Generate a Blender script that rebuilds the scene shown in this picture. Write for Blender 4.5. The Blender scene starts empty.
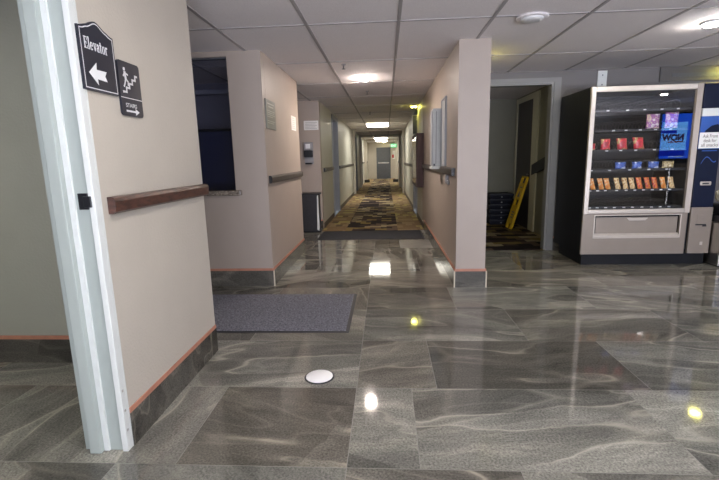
import bpy, bmesh, math, random
from mathutils import Vector, Matrix

random.seed(7)
SC = bpy.context.scene
COL = SC.collection
CEIL = 2.435

# ------------------------------------------------------------------ materials
def new_mat(name):
    m = bpy.data.materials.new(name)
    m.use_nodes = True
    nt = m.node_tree
    return m, nt, nt.nodes['Principled BSDF']

def N(nt, t, **kw):
    n = nt.nodes.new(t)
    for k, v in kw.items():
        setattr(n, k, v)
    return n

def c4(c):
    return (c[0], c[1], c[2], 1.0)

def mix_rgb(nt, fac, a, b, blend='MIX'):
    n = N(nt, 'ShaderNodeMix', data_type='RGBA', blend_type=blend)
    for sock, v in ((n.inputs[0], fac), (n.inputs[6], a), (n.inputs[7], b)):
        if isinstance(v, bpy.types.NodeSocket):
            nt.links.new(v, sock)
        elif isinstance(v, (int, float)):
            sock.default_value = v
        else:
            sock.default_value = c4(v)
    return n.outputs[2]

def ramp(nt, fac, stops, interp='LINEAR'):
    n = N(nt, 'ShaderNodeValToRGB')
    cr = n.color_ramp
    cr.interpolation = interp
    while len(cr.elements) < len(stops):
        cr.elements.new(0.5)
    for e, (p, c) in zip(cr.elements, stops):
        e.position = p
        e.color = c4(c) if not isinstance(c, (int, float)) else (c, c, c, 1)
    nt.links.new(fac, n.inputs[0])
    return n.outputs[0]

def mth(nt, op, a, b=None, clamp=False):
    n = N(nt, 'ShaderNodeMath', operation=op, use_clamp=clamp)
    for i, v in enumerate((a, b)):
        if v is None:
            continue
        if isinstance(v, bpy.types.NodeSocket):
            nt.links.new(v, n.inputs[i])
        else:
            n.inputs[i].default_value = v
    return n.outputs[0]

def noise(nt, vec, scale, detail=3, rough=0.5, dist=0.0):
    n = N(nt, 'ShaderNodeTexNoise')
    n.inputs['Scale'].default_value = scale
    n.inputs['Detail'].default_value = detail
    n.inputs['Roughness'].default_value = rough
    n.inputs['Distortion'].default_value = dist
    if vec is not None:
        nt.links.new(vec, n.inputs['Vector'])
    return n.outputs['Fac']

def mapping(nt, vec, scale=(1, 1, 1), rot=(0, 0, 0), loc=(0, 0, 0)):
    n = N(nt, 'ShaderNodeMapping')
    n.inputs['Scale'].default_value = scale
    n.inputs['Rotation'].default_value = rot
    n.inputs['Location'].default_value = loc
    nt.links.new(vec, n.inputs['Vector'])
    return n.outputs[0]

def simple(name, col, rough=0.6, metal=0.0, var=0.0, vscale=8.0, bump=0.0, bscale=200.0, spec=0.5, stretch=(1, 1, 1), col2=None, coat=0.0):
    m, nt, b = new_mat(name)
    b.inputs['Roughness'].default_value = rough
    b.inputs['Metallic'].default_value = metal
    b.inputs['Specular IOR Level'].default_value = spec
    if coat:
        b.inputs['Coat Weight'].default_value = coat
        b.inputs['Coat Roughness'].default_value = 0.1
    tc = N(nt, 'ShaderNodeTexCoord').outputs['Object']
    vec = mapping(nt, tc, stretch)
    f = noise(nt, vec, vscale, 4)
    dark = col2 if col2 else tuple(max(0, c * (1 - var)) for c in col)
    lite = col if col2 else tuple(min(1, c * (1 + var)) for c in col)
    nt.links.new(ramp(nt, f, [(0.3, dark), (0.7, lite)]), b.inputs['Base Color'])
    if bump:
        bn = N(nt, 'ShaderNodeBump')
        bn.inputs['Strength'].default_value = bump
        bn.inputs['Distance'].default_value = 0.003
        nt.links.new(noise(nt, tc, bscale, 2), bn.inputs['Height'])
        nt.links.new(bn.outputs[0], b.inputs['Normal'])
    return m

def emit(name, col, strength):
    m, nt, b = new_mat(name)
    b.inputs['Base Color'].default_value = c4(col)
    b.inputs['Emission Color'].default_value = c4(col)
    b.inputs['Emission Strength'].default_value = strength
    return m

M = {}
M['wall_pink'] = simple('rose_wall_paint', (0.40, 0.338, 0.290), 0.5, var=0.03, vscale=3, bump=0.3, bscale=75)
M['wall'] = simple('wall_paint', (0.53, 0.485, 0.42), 0.55, var=0.03, vscale=3, bump=0.8, bscale=75)
M['wall_grey'] = simple('grey_wall_shaded', (0.17, 0.16, 0.158), 0.6, var=0.04, vscale=3, bump=0.7, bscale=75)  # grey deepened to carry the shade on the wall behind the vending machine
M['wall_sage'] = simple('sage_wall_paint', (0.36, 0.365, 0.31), 0.6, var=0.04, vscale=3, bump=0.7, bscale=75)
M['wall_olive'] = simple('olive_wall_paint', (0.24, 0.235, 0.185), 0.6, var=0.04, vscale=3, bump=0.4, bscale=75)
M['hall_wall'] = simple('corridor_paint', (0.60, 0.585, 0.525), 0.45, var=0.03, vscale=3, bump=0.4, bscale=75)
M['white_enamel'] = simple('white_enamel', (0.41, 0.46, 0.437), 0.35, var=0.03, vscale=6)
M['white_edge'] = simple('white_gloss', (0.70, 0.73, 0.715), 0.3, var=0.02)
M['frame_grey'] = simple('grey_door_paint', (0.36, 0.38, 0.42), 0.4, var=0.04)
M['trim_grey'] = simple('grey_trim_paint', (0.24, 0.24, 0.235), 0.4, var=0.04)
M['frame_dark'] = simple('dark_door_paint', (0.10, 0.105, 0.12), 0.4, var=0.08)
M['stair_trim'] = simple('cream_door_trim', (0.62, 0.60, 0.46), 0.4, var=0.03)
M['door_brown'] = simple('dark_door_wood', (0.05, 0.042, 0.042), 0.4, var=0.2, vscale=3, stretch=(8, 8, 0.6))
M['terracotta'] = simple('terracotta_strip', (0.46, 0.20, 0.13), 0.45, var=0.1, vscale=20)
M['corner_strip'] = simple('cream_strip', (0.62, 0.56, 0.45), 0.35, var=0.05)
M['rail_wood'] = simple('stained_wood', (0.115, 0.05, 0.036), 0.35, vscale=5, stretch=(3, 3, 9), col2=(0.028, 0.014, 0.012), coat=0.15)
M['rail_grey'] = simple('corridor_rail', (0.085, 0.068, 0.062), 0.38, vscale=5, col2=(0.05, 0.04, 0.038))
M['rail_end'] = simple('rail_end_cap', (0.012, 0.011, 0.012), 0.4)
M['sign_black'] = simple('sign_plastic', (0.012, 0.014, 0.026), 0.35, var=0.1)
M['sign_white'] = simple('sign_lettering', (0.80, 0.81, 0.83), 0.5, var=0.02)
M['plaque'] = simple('plaque_metal', (0.20, 0.205, 0.195), 0.35, metal=0.3, var=0.1)
M['plaque_txt'] = simple('plaque_lettering', (0.42, 0.43, 0.42), 0.4)
M['paper'] = simple('paper', (0.82, 0.81, 0.79), 0.7, var=0.02)
M['ink'] = simple('printed_ink', (0.22, 0.19, 0.18), 0.7)
M['black_plastic'] = simple('black_plastic', (0.011, 0.012, 0.016), 0.4, var=0.15)
M['black_soft'] = simple('black_case_fabric', (0.022, 0.022, 0.027), 0.6, var=0.2, vscale=30)
M['grey_plastic'] = simple('grey_plastic', (0.33, 0.33, 0.35), 0.4, var=0.05)
M['granite'] = simple('granite', (0.36, 0.31, 0.25), 0.25, vscale=70, col2=(0.07, 0.055, 0.045))
M['steel'] = simple('steel', (0.55, 0.53, 0.50), 0.28, metal=1.0, var=0.1, vscale=5, stretch=(30, 30, 0.6))
M['vend_silver'] = simple('champagne_silver_paint', (0.285, 0.243, 0.207), 0.38, metal=0.15, var=0.03)
M['vend_frame'] = simple('bright_silver_frame', (0.60, 0.545, 0.49), 0.3, metal=0.35, var=0.03)
M['vend_black'] = simple('vending_black_steel', (0.008, 0.009, 0.012), 0.5, var=0.1, spec=0.25)
M['vend_in'] = simple('vending_interior', (0.006, 0.009, 0.015), 0.5, var=0.1)
M['navy'] = simple('navy_panel', (0.006, 0.010, 0.030), 0.4, var=0.15, vscale=5, spec=0.2)
M['blue'] = simple('blue_panel', (0.022, 0.09, 0.36), 0.3, var=0.15, vscale=4)
M['coil'] = simple('coil_wire', (0.10, 0.10, 0.11), 0.3, metal=0.8)
M['tag_white'] = simple('price_tag', (0.75, 0.76, 0.78), 0.5)
M['mat_dark'] = None
M['cabinet_wood'] = simple('dark_red_wood', (0.045, 0.018, 0.016), 0.55, var=0.2, vscale=4, stretch=(6, 6, 0.7))
M['glass_dark'] = simple('case_glass', (0.03, 0.03, 0.035), 0.08)
M['cab_white'] = simple('pale_grey_steel', (0.50, 0.52, 0.525), 0.35, var=0.03)
M['yellow'] = simple('yellow_plastic', (0.72, 0.47, 0.012), 0.45, var=0.08)
M['tray_navy'] = simple('dark_tray_plastic', (0.014, 0.016, 0.028), 0.5, var=0.1)
M['brass'] = simple('satin_nickel', (0.55, 0.53, 0.50), 0.3, metal=1.0)
M['green'] = emit('exit_green', (0.05, 0.45, 0.16), 0.5)
M['red'] = simple('red_enamel', (0.45, 0.03, 0.03), 0.35)
M['lamp_trim'] = simple('lamp_trim', (0.75, 0.75, 0.75), 0.4)
M['office'] = simple('office_paint', (0.30, 0.29, 0.33), 0.7, var=0.05)
M['office_navy'] = simple('navy_partition', (0.030, 0.036, 0.085), 0.6, var=0.1)
M['panel_dark'] = simple('dark_grey_panel', (0.10, 0.095, 0.095), 0.5, var=0.06)
M['can_white'] = emit('white_lamp', (1.0, 0.95, 0.90), 440.0)
M['can_dome'] = emit('white_dome', (1.0, 0.94, 0.90), 60.0)
M['can_yellow'] = emit('yellow_lamp', (1.0, 0.90, 0.16), 75.0)
M['can_stair_fill'] = emit('stair_fill', (1.0, 0.92, 0.55), 26.0)
M['troffer'] = emit('troffer_diffuser', (1.0, 0.96, 0.84), 13.0)
M['office_fill'] = emit('office_fill_diffuser', (0.9, 0.92, 1.0), 0.7)
M['can_end'] = emit('end_lamp', (1.0, 0.92, 0.45), 30.0)
M['can_rose'] = emit('rose_white_lamp', (1.0, 0.86, 0.77), 850.0)
M['troffer_dim'] = emit('side_room_diffuser', (1.0, 0.98, 0.92), 9.0)
M['troffer_fill'] = emit('cool_fill_diffuser', (0.95, 0.97, 1.0), 10.0)
M['led_strip'] = emit('led_strip', (1.0, 0.95, 0.9), 4.0)

# ceiling tile
def ceiling_mat():
    m, nt, b = new_mat('acoustic_tile')
    b.inputs['Roughness'].default_value = 0.85
    tc = N(nt, 'ShaderNodeTexCoord').outputs['Object']
    f = noise(nt, tc, 240, 2)
    g = noise(nt, tc, 2.0, 2)
    a = ramp(nt, f, [(0.35, (0.74, 0.70, 0.695)), (0.6, (0.86, 0.82, 0.815))])
    nt.links.new(mix_rgb(nt, mth(nt, 'MULTIPLY', g, 0.16), a, (0.62, 0.58, 0.58)), b.inputs['Base Color'])
    bn = N(nt, 'ShaderNodeBump')
    bn.inputs['Strength'].default_value = 0.3
    bn.inputs['Distance'].default_value = 0.002
    nt.links.new(f, bn.inputs['Height'])
    nt.links.new(bn.outputs[0], b.inputs['Normal'])
    return m
M['ceiling'] = ceiling_mat()
M['grid'] = simple('ceiling_grid_paint', (0.36, 0.34, 0.34), 0.5, var=0.03)

# stone floor: every tile is a face with its own 'tile' attribute (random, random, tone, angle)
def stone_mat(name, rough=0.13, dark=1.0, attr=True, scale=1.0):
    m, nt, b = new_mat(name)
    tc = N(nt, 'ShaderNodeTexCoord')
    if attr:
        uv = N(nt, 'ShaderNodeUVMap', uv_map='tile').outputs[0]
        at = N(nt, 'ShaderNodeAttribute', attribute_name='tint')
        sep = N(nt, 'ShaderNodeSeparateColor')
        nt.links.new(at.outputs['Color'], sep.inputs[0])
        tone = sep.outputs[0]
        hue = sep.outputs[1]
    else:
        uv = mapping(nt, tc.outputs['Object'], (scale, scale, scale), (0, 0, 0))
        tone = noise(nt, uv, 0.9, 1)
        hue = noise(nt, uv, 1.3, 1)
    # broad tonal bands along the slab
    warp = noise(nt, mapping(nt, uv, (1.0, 1.6, 1.3)), 1.5, 4, 0.55)
    wv = N(nt, 'ShaderNodeVectorMath', operation='SCALE')
    cmb = N(nt, 'ShaderNodeCombineXYZ')
    nt.links.new(warp, cmb.inputs[0]); nt.links.new(warp, cmb.inputs[1]); nt.links.new(warp, cmb.inputs[2])
    nt.links.new(cmb.outputs[0], wv.inputs[0]); wv.inputs['Scale'].default_value = 0.45
    ad = N(nt, 'ShaderNodeVectorMath', operation='ADD')
    nt.links.new(uv, ad.inputs[0]); nt.links.new(wv.outputs[0], ad.inputs[1])
    band = noise(nt, mapping(nt, ad.outputs[0], (0.55, 3.2, 2.2)), 1.1, 6, 0.66)
    base = ramp(nt, band, [(0.30, (0.080, 0.078, 0.071)), (0.45, (0.138, 0.135, 0.123)), (0.58, (0.185, 0.179, 0.161)), (0.70, (0.30, 0.288, 0.252))])
    # fine sandy speckle
    spk = noise(nt, uv, 95, 3, 0.7)
    base = mix_rgb(nt, 0.75, base, ramp(nt, spk, [(0.32, 0.18), (0.68, 0.82)]), 'OVERLAY')
    # slab pieces with sharp edges: voronoi cells, stretched and warped
    wv2 = N(nt, 'ShaderNodeVectorMath', operation='SCALE'); nt.links.new(cmb.outputs[0], wv2.inputs[0]); wv2.inputs['Scale'].default_value = 0.16
    ad2 = N(nt, 'ShaderNodeVectorMath', operation='ADD'); nt.links.new(uv, ad2.inputs[0]); nt.links.new(wv2.outputs[0], ad2.inputs[1])
    vm = mapping(nt, ad2.outputs[0], (0.62, 1.7, 1.5), (0, 0, 0.30))
    vo = N(nt, 'ShaderNodeTexVoronoi', feature='DISTANCE_TO_EDGE'); vo.inputs['Scale'].default_value = 1.15
    nt.links.new(vm, vo.inputs['Vector'])
    vc = N(nt, 'ShaderNodeTexVoronoi', feature='F1'); vc.inputs['Scale'].default_value = 1.15
    nt.links.new(vm, vc.inputs['Vector'])
    sepc = N(nt, 'ShaderNodeSeparateColor'); nt.links.new(vc.outputs['Color'], sepc.inputs[0])
    cell = mth(nt, 'ADD', mth(nt, 'MULTIPLY', sepc.outputs[0], 0.66), 0.68)
    mul = N(nt, 'ShaderNodeVectorMath', operation='SCALE')
    nt.links.new(base, mul.inputs[0]); nt.links.new(cell, mul.inputs['Scale'])
    base = mul.outputs[0]
    vein = ramp(nt, vo.outputs['Distance'], [(0.0, 1.0), (0.012, 0.7), (0.035, 0.0)])
    vfade = ramp(nt, noise(nt, uv, 2.2, 2), [(0.38, 0.0), (0.58, 1.0)])
    vf = mth(nt, 'MULTIPLY', mth(nt, 'MULTIPLY', vein, vfade), 0.22)
    v2 = noise(nt, mapping(nt, ad2.outputs[0], (0.45, 1.9, 1.3), (0, 0, 0.1)), 1.45, 2.0, 0.5)
    v2l = ramp(nt, mth(nt, 'ABSOLUTE', mth(nt, 'SUBTRACT', v2, 0.52)), [(0.0, 1.0), (0.004, 0.8), (0.009, 0.25), (0.030, 0.0)])
    v2f = ramp(nt, noise(nt, uv, 1.6, 2), [(0.40, 0.0), (0.56, 1.0)])
    vf = mth(nt, 'MAXIMUM', vf, mth(nt, 'MULTIPLY', mth(nt, 'MULTIPLY', v2l, v2f), 0.62))
    base = mix_rgb(nt, vf, base, (0.42, 0.395, 0.34))
    # thin pale hairlines
    h = noise(nt, mapping(nt, uv, (0.7, 2.6, 2.0), (0, 0, -0.2)), 1.0, 2, 0.5, 0.3)
    hl = ramp(nt, mth(nt, 'ABSOLUTE', mth(nt, 'SUBTRACT', h, 0.5)), [(0.0, 1.0), (0.007, 0.4), (0.018, 0.0)])
    base = mix_rgb(nt, mth(nt, 'MULTIPLY', hl, 0.13), base, (0.44, 0.42, 0.37))
    # tile tone and warmth
    side = ramp(nt, v2, [(0.51, 0.84), (0.53, 1.12)])
    tn0 = mth(nt, 'MULTIPLY', mth(nt, 'ADD', mth(nt, 'MULTIPLY', tone, 0.36), 0.93), dark)
    tn = mth(nt, 'MULTIPLY', tn0, side)
    mul2 = N(nt, 'ShaderNodeVectorMath', operation='SCALE')
    nt.links.new(base, mul2.inputs[0]); nt.links.new(tn, mul2.inputs['Scale'])
    warm = mix_rgb(nt, mth(nt, 'MULTIPLY', hue, 0.8), (0.98, 1.0, 0.99), (1.07, 0.98, 0.89))
    col = mix_rgb(nt, 1.0, mul2.outputs[0], warm, 'MULTIPLY')
    nt.links.new(col, b.inputs['Base Color'])
    rr = ramp(nt, noise(nt, uv, 9, 3), [(0.3, rough * 0.75), (0.7, rough * 1.35)])
    nt.links.new(rr, b.inputs['Roughness'])
    b.inputs['Specular IOR Level'].default_value = 0.62
    return m
M['stone'] = stone_mat('polished_stone_tile', 0.05)
M['stone_base'] = stone_mat('stone_baseboard', 0.2, 0.46, False, 1.3)
M['grout'] = simple('grout', (0.20, 0.19, 0.17), 0.5, var=0.15, vscale=6)

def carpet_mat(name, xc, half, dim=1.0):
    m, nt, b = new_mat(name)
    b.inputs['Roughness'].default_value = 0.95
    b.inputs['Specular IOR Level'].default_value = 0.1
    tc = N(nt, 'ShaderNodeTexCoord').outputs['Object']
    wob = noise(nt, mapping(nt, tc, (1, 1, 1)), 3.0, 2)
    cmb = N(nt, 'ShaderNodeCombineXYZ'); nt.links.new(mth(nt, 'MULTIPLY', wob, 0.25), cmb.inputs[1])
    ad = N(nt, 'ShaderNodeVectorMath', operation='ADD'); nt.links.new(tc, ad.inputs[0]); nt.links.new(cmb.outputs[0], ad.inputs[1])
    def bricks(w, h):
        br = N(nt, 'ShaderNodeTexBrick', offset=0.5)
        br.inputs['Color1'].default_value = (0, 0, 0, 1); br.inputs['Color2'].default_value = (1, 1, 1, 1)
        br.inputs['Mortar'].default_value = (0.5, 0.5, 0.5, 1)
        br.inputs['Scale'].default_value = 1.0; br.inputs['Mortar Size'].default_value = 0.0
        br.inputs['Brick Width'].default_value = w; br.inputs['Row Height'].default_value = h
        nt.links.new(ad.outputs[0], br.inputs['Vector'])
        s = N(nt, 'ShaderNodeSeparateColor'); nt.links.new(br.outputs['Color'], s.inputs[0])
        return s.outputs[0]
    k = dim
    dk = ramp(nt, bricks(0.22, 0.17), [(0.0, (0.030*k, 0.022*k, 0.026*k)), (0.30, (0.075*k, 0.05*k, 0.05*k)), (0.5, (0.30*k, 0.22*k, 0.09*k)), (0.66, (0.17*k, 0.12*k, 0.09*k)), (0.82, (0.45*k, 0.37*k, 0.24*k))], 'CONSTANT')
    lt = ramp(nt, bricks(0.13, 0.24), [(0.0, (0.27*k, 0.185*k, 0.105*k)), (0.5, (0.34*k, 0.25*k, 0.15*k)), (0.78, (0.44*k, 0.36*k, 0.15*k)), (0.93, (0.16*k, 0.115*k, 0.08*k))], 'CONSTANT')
    sx = N(nt, 'ShaderNodeSeparateXYZ'); nt.links.new(tc, sx.inputs[0])
    d = mth(nt, 'ABSOLUTE', mth(nt, 'SUBTRACT', sx.outputs[0], xc))
    f = mth(nt, 'GREATER_THAN', d, half)
    c = mix_rgb(nt, f, dk, lt)
    pile = noise(nt, tc, 90, 2)
    c = mix_rgb(nt, 0.35, c, ramp(nt, pile, [(0.3, 0.25), (0.7, 0.75)]), 'OVERLAY')
    nt.links.new(c, b.inputs['Base Color'])
    return m
M['carpet'] = carpet_mat('patterned_carpet', -0.29, 0.50)
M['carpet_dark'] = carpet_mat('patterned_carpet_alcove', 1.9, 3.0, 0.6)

def mat_fabric(name, a, bcol):
    m, nt, b = new_mat(name)
    b.inputs['Roughness'].default_value = 0.95
    b.inputs['Specular IOR Level'].default_value = 0.1
    tc = N(nt, 'ShaderNodeTexCoord').outputs['Object']
    f = noise(nt, tc, 70, 3, 0.8)
    nt.links.new(ramp(nt, f, [(0.35, a), (0.66, bcol)]), b.inputs['Base Color'])
    bn = N(nt, 'ShaderNodeBump'); bn.inputs['Strength'].default_value = 0.6; bn.inputs['Distance'].default_value = 0.004
    nt.links.new(f, bn.inputs['Height']); nt.links.new(bn.outputs[0], b.inputs['Normal'])
    return m
M['mat_pile'] = mat_fabric('mat_pile', (0.075, 0.076, 0.090), (0.29, 0.292, 0.34))
M['mat_pile_dark'] = mat_fabric('mat_pile_dark', (0.035, 0.037, 0.045), (0.085, 0.088, 0.10))
M['mat_rubber'] = simple('mat_rubber_edge', (0.020, 0.020, 0.024), 0.6, var=0.1)

def glass_mat(name, refl, tint=(1, 1, 1), k=0.6):
    m = bpy.data.materials.new(name); m.use_nodes = True
    nt = m.node_tree
    for n in list(nt.nodes):
        nt.nodes.remove(n)
    out = N(nt, 'ShaderNodeOutputMaterial')
    mx = N(nt, 'ShaderNodeMixShader')
    tr = N(nt, 'ShaderNodeBsdfTransparent'); tr.inputs[0].default_value = c4(tint)
    gl = N(nt, 'ShaderNodeBsdfGlossy'); gl.inputs['Roughness'].default_value = 0.0
    gl.inputs[0].default_value = (1, 1, 1, 1)
    lw = N(nt, 'ShaderNodeLayerWeight'); lw.inputs[0].default_value = 0.25
    f = mth(nt, 'ADD', mth(nt, 'MULTIPLY', lw.outputs['Fresnel'], k), refl, True)
    nt.links.new(f, mx.inputs[0]); nt.links.new(tr.outputs[0], mx.inputs[1]); nt.links.new(gl.outputs[0], mx.inputs[2])
    nt.links.new(mx.outputs[0], out.inputs[0])
    return m
M['vend_glass'] = glass_mat('vending_glass', 0.045, k=0.35)
M['office_glass'] = glass_mat('office_glass', 0.06, (0.8, 0.82, 0.9))

# ------------------------------------------------------------------ mesh helpers
class MB:
    """collects shapes, then links them as ONE mesh object"""
    def __init__(self):
        self.v = []; self.f = []; self.mi = []; self.smooth = []
    def add(self, verts, faces, mi=0, smooth=False):
        o = len(self.v)
        self.v += [tuple(p) for p in verts]
        self.f += [tuple(i + o for i in f) for f in faces]
        self.mi += [mi] * len(faces); self.smooth += [smooth] * len(faces)
        return self
    def box(self, x0, x1, y0, y1, z0, z1, mi=0):
        vs = [(x0, y0, z0), (x1, y0, z0), (x1, y1, z0), (x0, y1, z0), (x0, y0, z1), (x1, y0, z1), (x1, y1, z1), (x0, y1, z1)]
        return self.add(vs, [(0, 3, 2, 1), (4, 5, 6, 7), (0, 1, 5, 4), (1, 2, 6, 5), (2, 3, 7, 6), (3, 0, 4, 7)], mi)
    def bbox(self, x0, x1, y0, y1, z0, z1, bev=0.004, seg=2, mi=0):
        bm = bmesh.new()
        bmesh.ops.create_cube(bm, size=1)
        for v in bm.verts:
            v.co = Vector(((x0 + x1) / 2 + v.co.x * (x1 - x0), (y0 + y1) / 2 + v.co.y * (y1 - y0), (z0 + z1) / 2 + v.co.z * (z1 - z0)))
        bmesh.ops.bevel(bm, geom=bm.edges[:], offset=bev, segments=seg, affect='EDGES', profile=0.5)
        self.add([v.co[:] for v in bm.verts], [[v.index for v in f.verts] for f in bm.faces], mi)
        bm.free(); return self
    def prism(self, pts, fn, n0, n1, mi=0):
        """2D outline pushed between n0 and n1; fn(u, v, n) -> xyz"""
        k = len(pts)
        vs = [fn(u, v, n0) for u, v in pts] + [fn(u, v, n1) for u, v in pts]
        fs = [tuple(range(k))[::-1], tuple(range(k, 2 * k))] + [(i, (i + 1) % k, k + (i + 1) % k, k + i) for i in range(k)]
        return self.add(vs, fs, mi)
    def lathe(self, prof, cx, cy, z0=0, seg=28, mi=0, axis='z'):
        vs = []; fs = []
        for r, z in prof:
            for i in range(seg):
                a = 2 * math.pi * i / seg
                if axis == 'z':
                    vs.append((cx + r * math.cos(a), cy + r * math.sin(a), z0 + z))
        for j in range(len(prof) - 1):
            for i in range(seg):
                a = j * seg + i; b = j * seg + (i + 1) % seg
                fs.append((a, b, b + seg, a + seg))
        fs.append(tuple(range(seg))[::-1]); fs.append(tuple(range((len(prof) - 1) * seg, len(prof) * seg)))
        return self.add(vs, fs, mi, True)
    def tube(self, pts, r, seg=8, mi=0):
        vs = []; fs = []
        P = [Vector(p) for p in pts]
        for i, p in enumerate(P):
            d = (P[min(i + 1, len(P) - 1)] - P[max(i - 1, 0)]).normalized()
            a = d.cross(Vector((0, 0, 1)))
            if a.length < 1e-3:
                a = d.cross(Vector((1, 0, 0)))
            a.normalize(); b = d.cross(a)
            for k in range(seg):
                t = 2 * math.pi * k / seg
                vs.append((p + a * r * math.cos(t) + b * r * math.sin(t))[:])
        for i in range(len(P) - 1):
            for k in range(seg):
                fs.append((i * seg + k, i * seg + (k + 1) % seg, (i + 1) * seg + (k + 1) % seg, (i + 1) * seg + k))
        fs.append(tuple(range(seg))[::-1]); fs.append(tuple(range((len(P) - 1) * seg, len(P) * seg)))
        return self.add(vs, fs, mi, True)
    def build(self, name, mats, parent=None, kind=None, loc=None):
        me = bpy.data.meshes.new(name)
        me.from_pydata(self.v, [], self.f)
        if not isinstance(mats, (list, tuple)):
            mats = [mats]
        for m in mats:
            me.materials.append(m)
        for p, mi, s in zip(me.polygons, self.mi, self.smooth):
            p.material_index = mi; p.use_smooth = s
        bm = bmesh.new(); bm.from_mesh(me)
        bmesh.ops.recalc_face_normals(bm, faces=bm.faces[:])
        bm.to_mesh(me); bm.free()
        me.update()
        o = bpy.data.objects.new(name, me)
        COL.objects.link(o)
        if loc is not None:
            o.location = loc
        if parent is not None:
            o.parent = parent
            if parent.type == 'EMPTY' or True:
                o.matrix_parent_inverse = Matrix.Translation(-parent_world(parent))
        if kind:
            o['kind'] = kind
        return o

def parent_world(p):
    v = Vector((0, 0, 0))
    while p is not None:
        if not p.get('_abs'):
            v = v + Vector(p.location)
        # parts are modelled in world coordinates with location zero
        p = p.parent if p.parent is not None and False else None
    return v

def tag(o, label, cat, group=None):
    o['label'] = label; o['category'] = cat
    if group:
        o['group'] = group
    return o

def thing(name, label, cat, loc=(0, 0, 0), group=None):
    o = bpy.data.objects.new(name, None)
    o.empty_display_size = 0.1
    COL.objects.link(o)
    o.location = loc
    return tag(o, label, cat, group)

def text_mb(s, size, offset=0.0, shear=0.0, align='LEFT', xscale=1.0, spacing=1.0):
    """2D letter outline triangles of a string, as (verts2d, faces)"""
    cu = bpy.data.curves.new('lettering', 'FONT')
    cu.body = s; cu.size = size; cu.offset = offset; cu.align_x = align
    cu.space_character = spacing
    cu.fill_mode = 'BOTH'; cu.extrude = 0.0
    ob = bpy.data.objects.new('lettering', cu)
    COL.objects.link(ob)
    dg = bpy.context.evaluated_depsgraph_get()
    me = bpy.data.meshes.new_from_object(ob.evaluated_get(dg))
    vs = [(v.co.x * xscale, v.co.y) for v in me.vertices]
    fs = [tuple(p.vertices) for p in me.polygons]
    bpy.data.objects.remove(ob); bpy.data.curves.remove(cu); bpy.data.meshes.remove(me)
    return vs, fs

def add_text(mb, s, size, fn, n, u0, v0, width=None, offset=0.0, mi=0, spacing=1.0):
    vs, fs = text_mb(s, size, offset, spacing=spacing)
    x0 = min(v[0] for v in vs); x1 = max(v[0] for v in vs); y0 = min(v[1] for v in vs)
    k = 1.0 if width is None else width / (x1 - x0)
    mb.add([fn(u0 + (x - x0) * k, v0 + (y - y0), n) for x, y in vs], fs, mi)
    return mb

def struct(mb, name, mats, parent=None):
    return mb.build(name, mats, parent, 'structure')

def fx(x):      # facing +X: u = Y, v = Z
    return lambda u, v, n: (x + n, u, v)
def fxm(x):     # facing -X: u = -Y, v = Z
    return lambda u, v, n: (x - n, -u, v)
def fy(y):      # facing -Y: u = X, v = Z
    return lambda u, v, n: (u, y - n, v)
def fyp(y):     # facing +Y: u = -X, v = Z
    return lambda u, v, n: (-u, y + n, v)

# ------------------------------------------------------------------ the setting
XL, XR = -1.24, 0.71           # corridor wall planes
# floor tiles
def build_floor():
    vs = []; fs = []; data = []; uvs = []
    g = 0.0016
    rows = []
    y = 1.70
    H = 0.684
    ys = [1.70 + H * k for k in range(-9, 10)]
    yend = 8.17
    for k in range(len(ys) - 1):
        y0, y1 = ys[k], min(ys[k + 1], yend)
        if y0 >= yend:
            break
        r = k - 9
        first = {0: 0.135, 1: 0.285, 2: 1.03, 3: 0.62, 4: 1.03, 5: 0.40, 6: 1.03}.get(r, random.uniform(0.1, 1.1))
        xs = [-0.19, first]
        while xs[-1] < 9.3:
            xs.append(xs[-1] + 1.22)
        lf = {0: -0.97, 1: -1.41, 2: -1.05}.get(r, -0.19 - random.uniform(0.5, 1.22))
        xs = [lf, *xs]
        while xs[0] > -5.2:
            xs.insert(0, xs[0] - 1.22)
        for a, b in zip(xs[:-1], xs[1:]):
            if y1 > 6.30 and b > 0.9 and a < 9.9 and y0 > 6.2:
                continue
            o = len(vs)
            vs += [(a + g, y0 + g, 0), (b - g, y0 + g, 0), (b - g, y1 - g, 0), (a + g, y1 - g, 0)]
            fs.append((o, o + 1, o + 2, o + 3))
            data.append((random.random(), random.random(), 0, 1))
            ou, ov = random.uniform(0, 40), random.uniform(0, 40)
            t = random.choice([0, math.pi]) + random.uniform(-0.42, 0.42)
            if random.random() < 0.15:
                t += math.pi / 2 * 0.72 * random.choice([-1, 1])
            c, s = math.cos(t), math.sin(t)
            for (px, py) in ((a, y0), (b, y0), (b, y1), (a, y1)):
                lx, ly = px - (a + b) / 2, py - (y0 + y1) / 2
                uvs.append((ou + lx * c - ly * s, ov + lx * s + ly * c))
    nt = len(fs)
    o = len(vs)
    vs += [(-5.3, -4.1, -0.0012), (9.6, -4.1, -0.0012), (9.6, 8.17, -0.0012), (-5.3, 8.17, -0.0012)]
    fs.append((o, o + 1, o + 2, o + 3))
    # slab below
    o = len(vs)
    vs += [(-5.3, -4.1, -0.1), (9.6, -4.1, -0.1), (9.6, 8.17, -0.1), (-5.3, 8.17, -0.1)]
    fs.append((o, o + 3, o + 2, o + 1))
    me = bpy.data.meshes.new('floor')
    me.from_pydata(vs, [], fs)
    me.materials.append(M['stone']); me.materials.append(M['grout'])
    ul = me.uv_layers.new(name='tile')
    for i, u in enumerate(uvs):
        ul.data[i].uv = u
    ca = me.color_attributes.new('tint', 'FLOAT_COLOR', 'CORNER')
    for i in range(nt):
        for k in range(4):
            ca.data[i * 4 + k].color = data[i]
    for i, p in enumerate(me.polygons):
        p.material_index = 0 if i < nt else 1
    ob = bpy.data.objects.new('floor', me)
    COL.objects.link(ob); ob['kind'] = 'structure'
build_floor()

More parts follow.
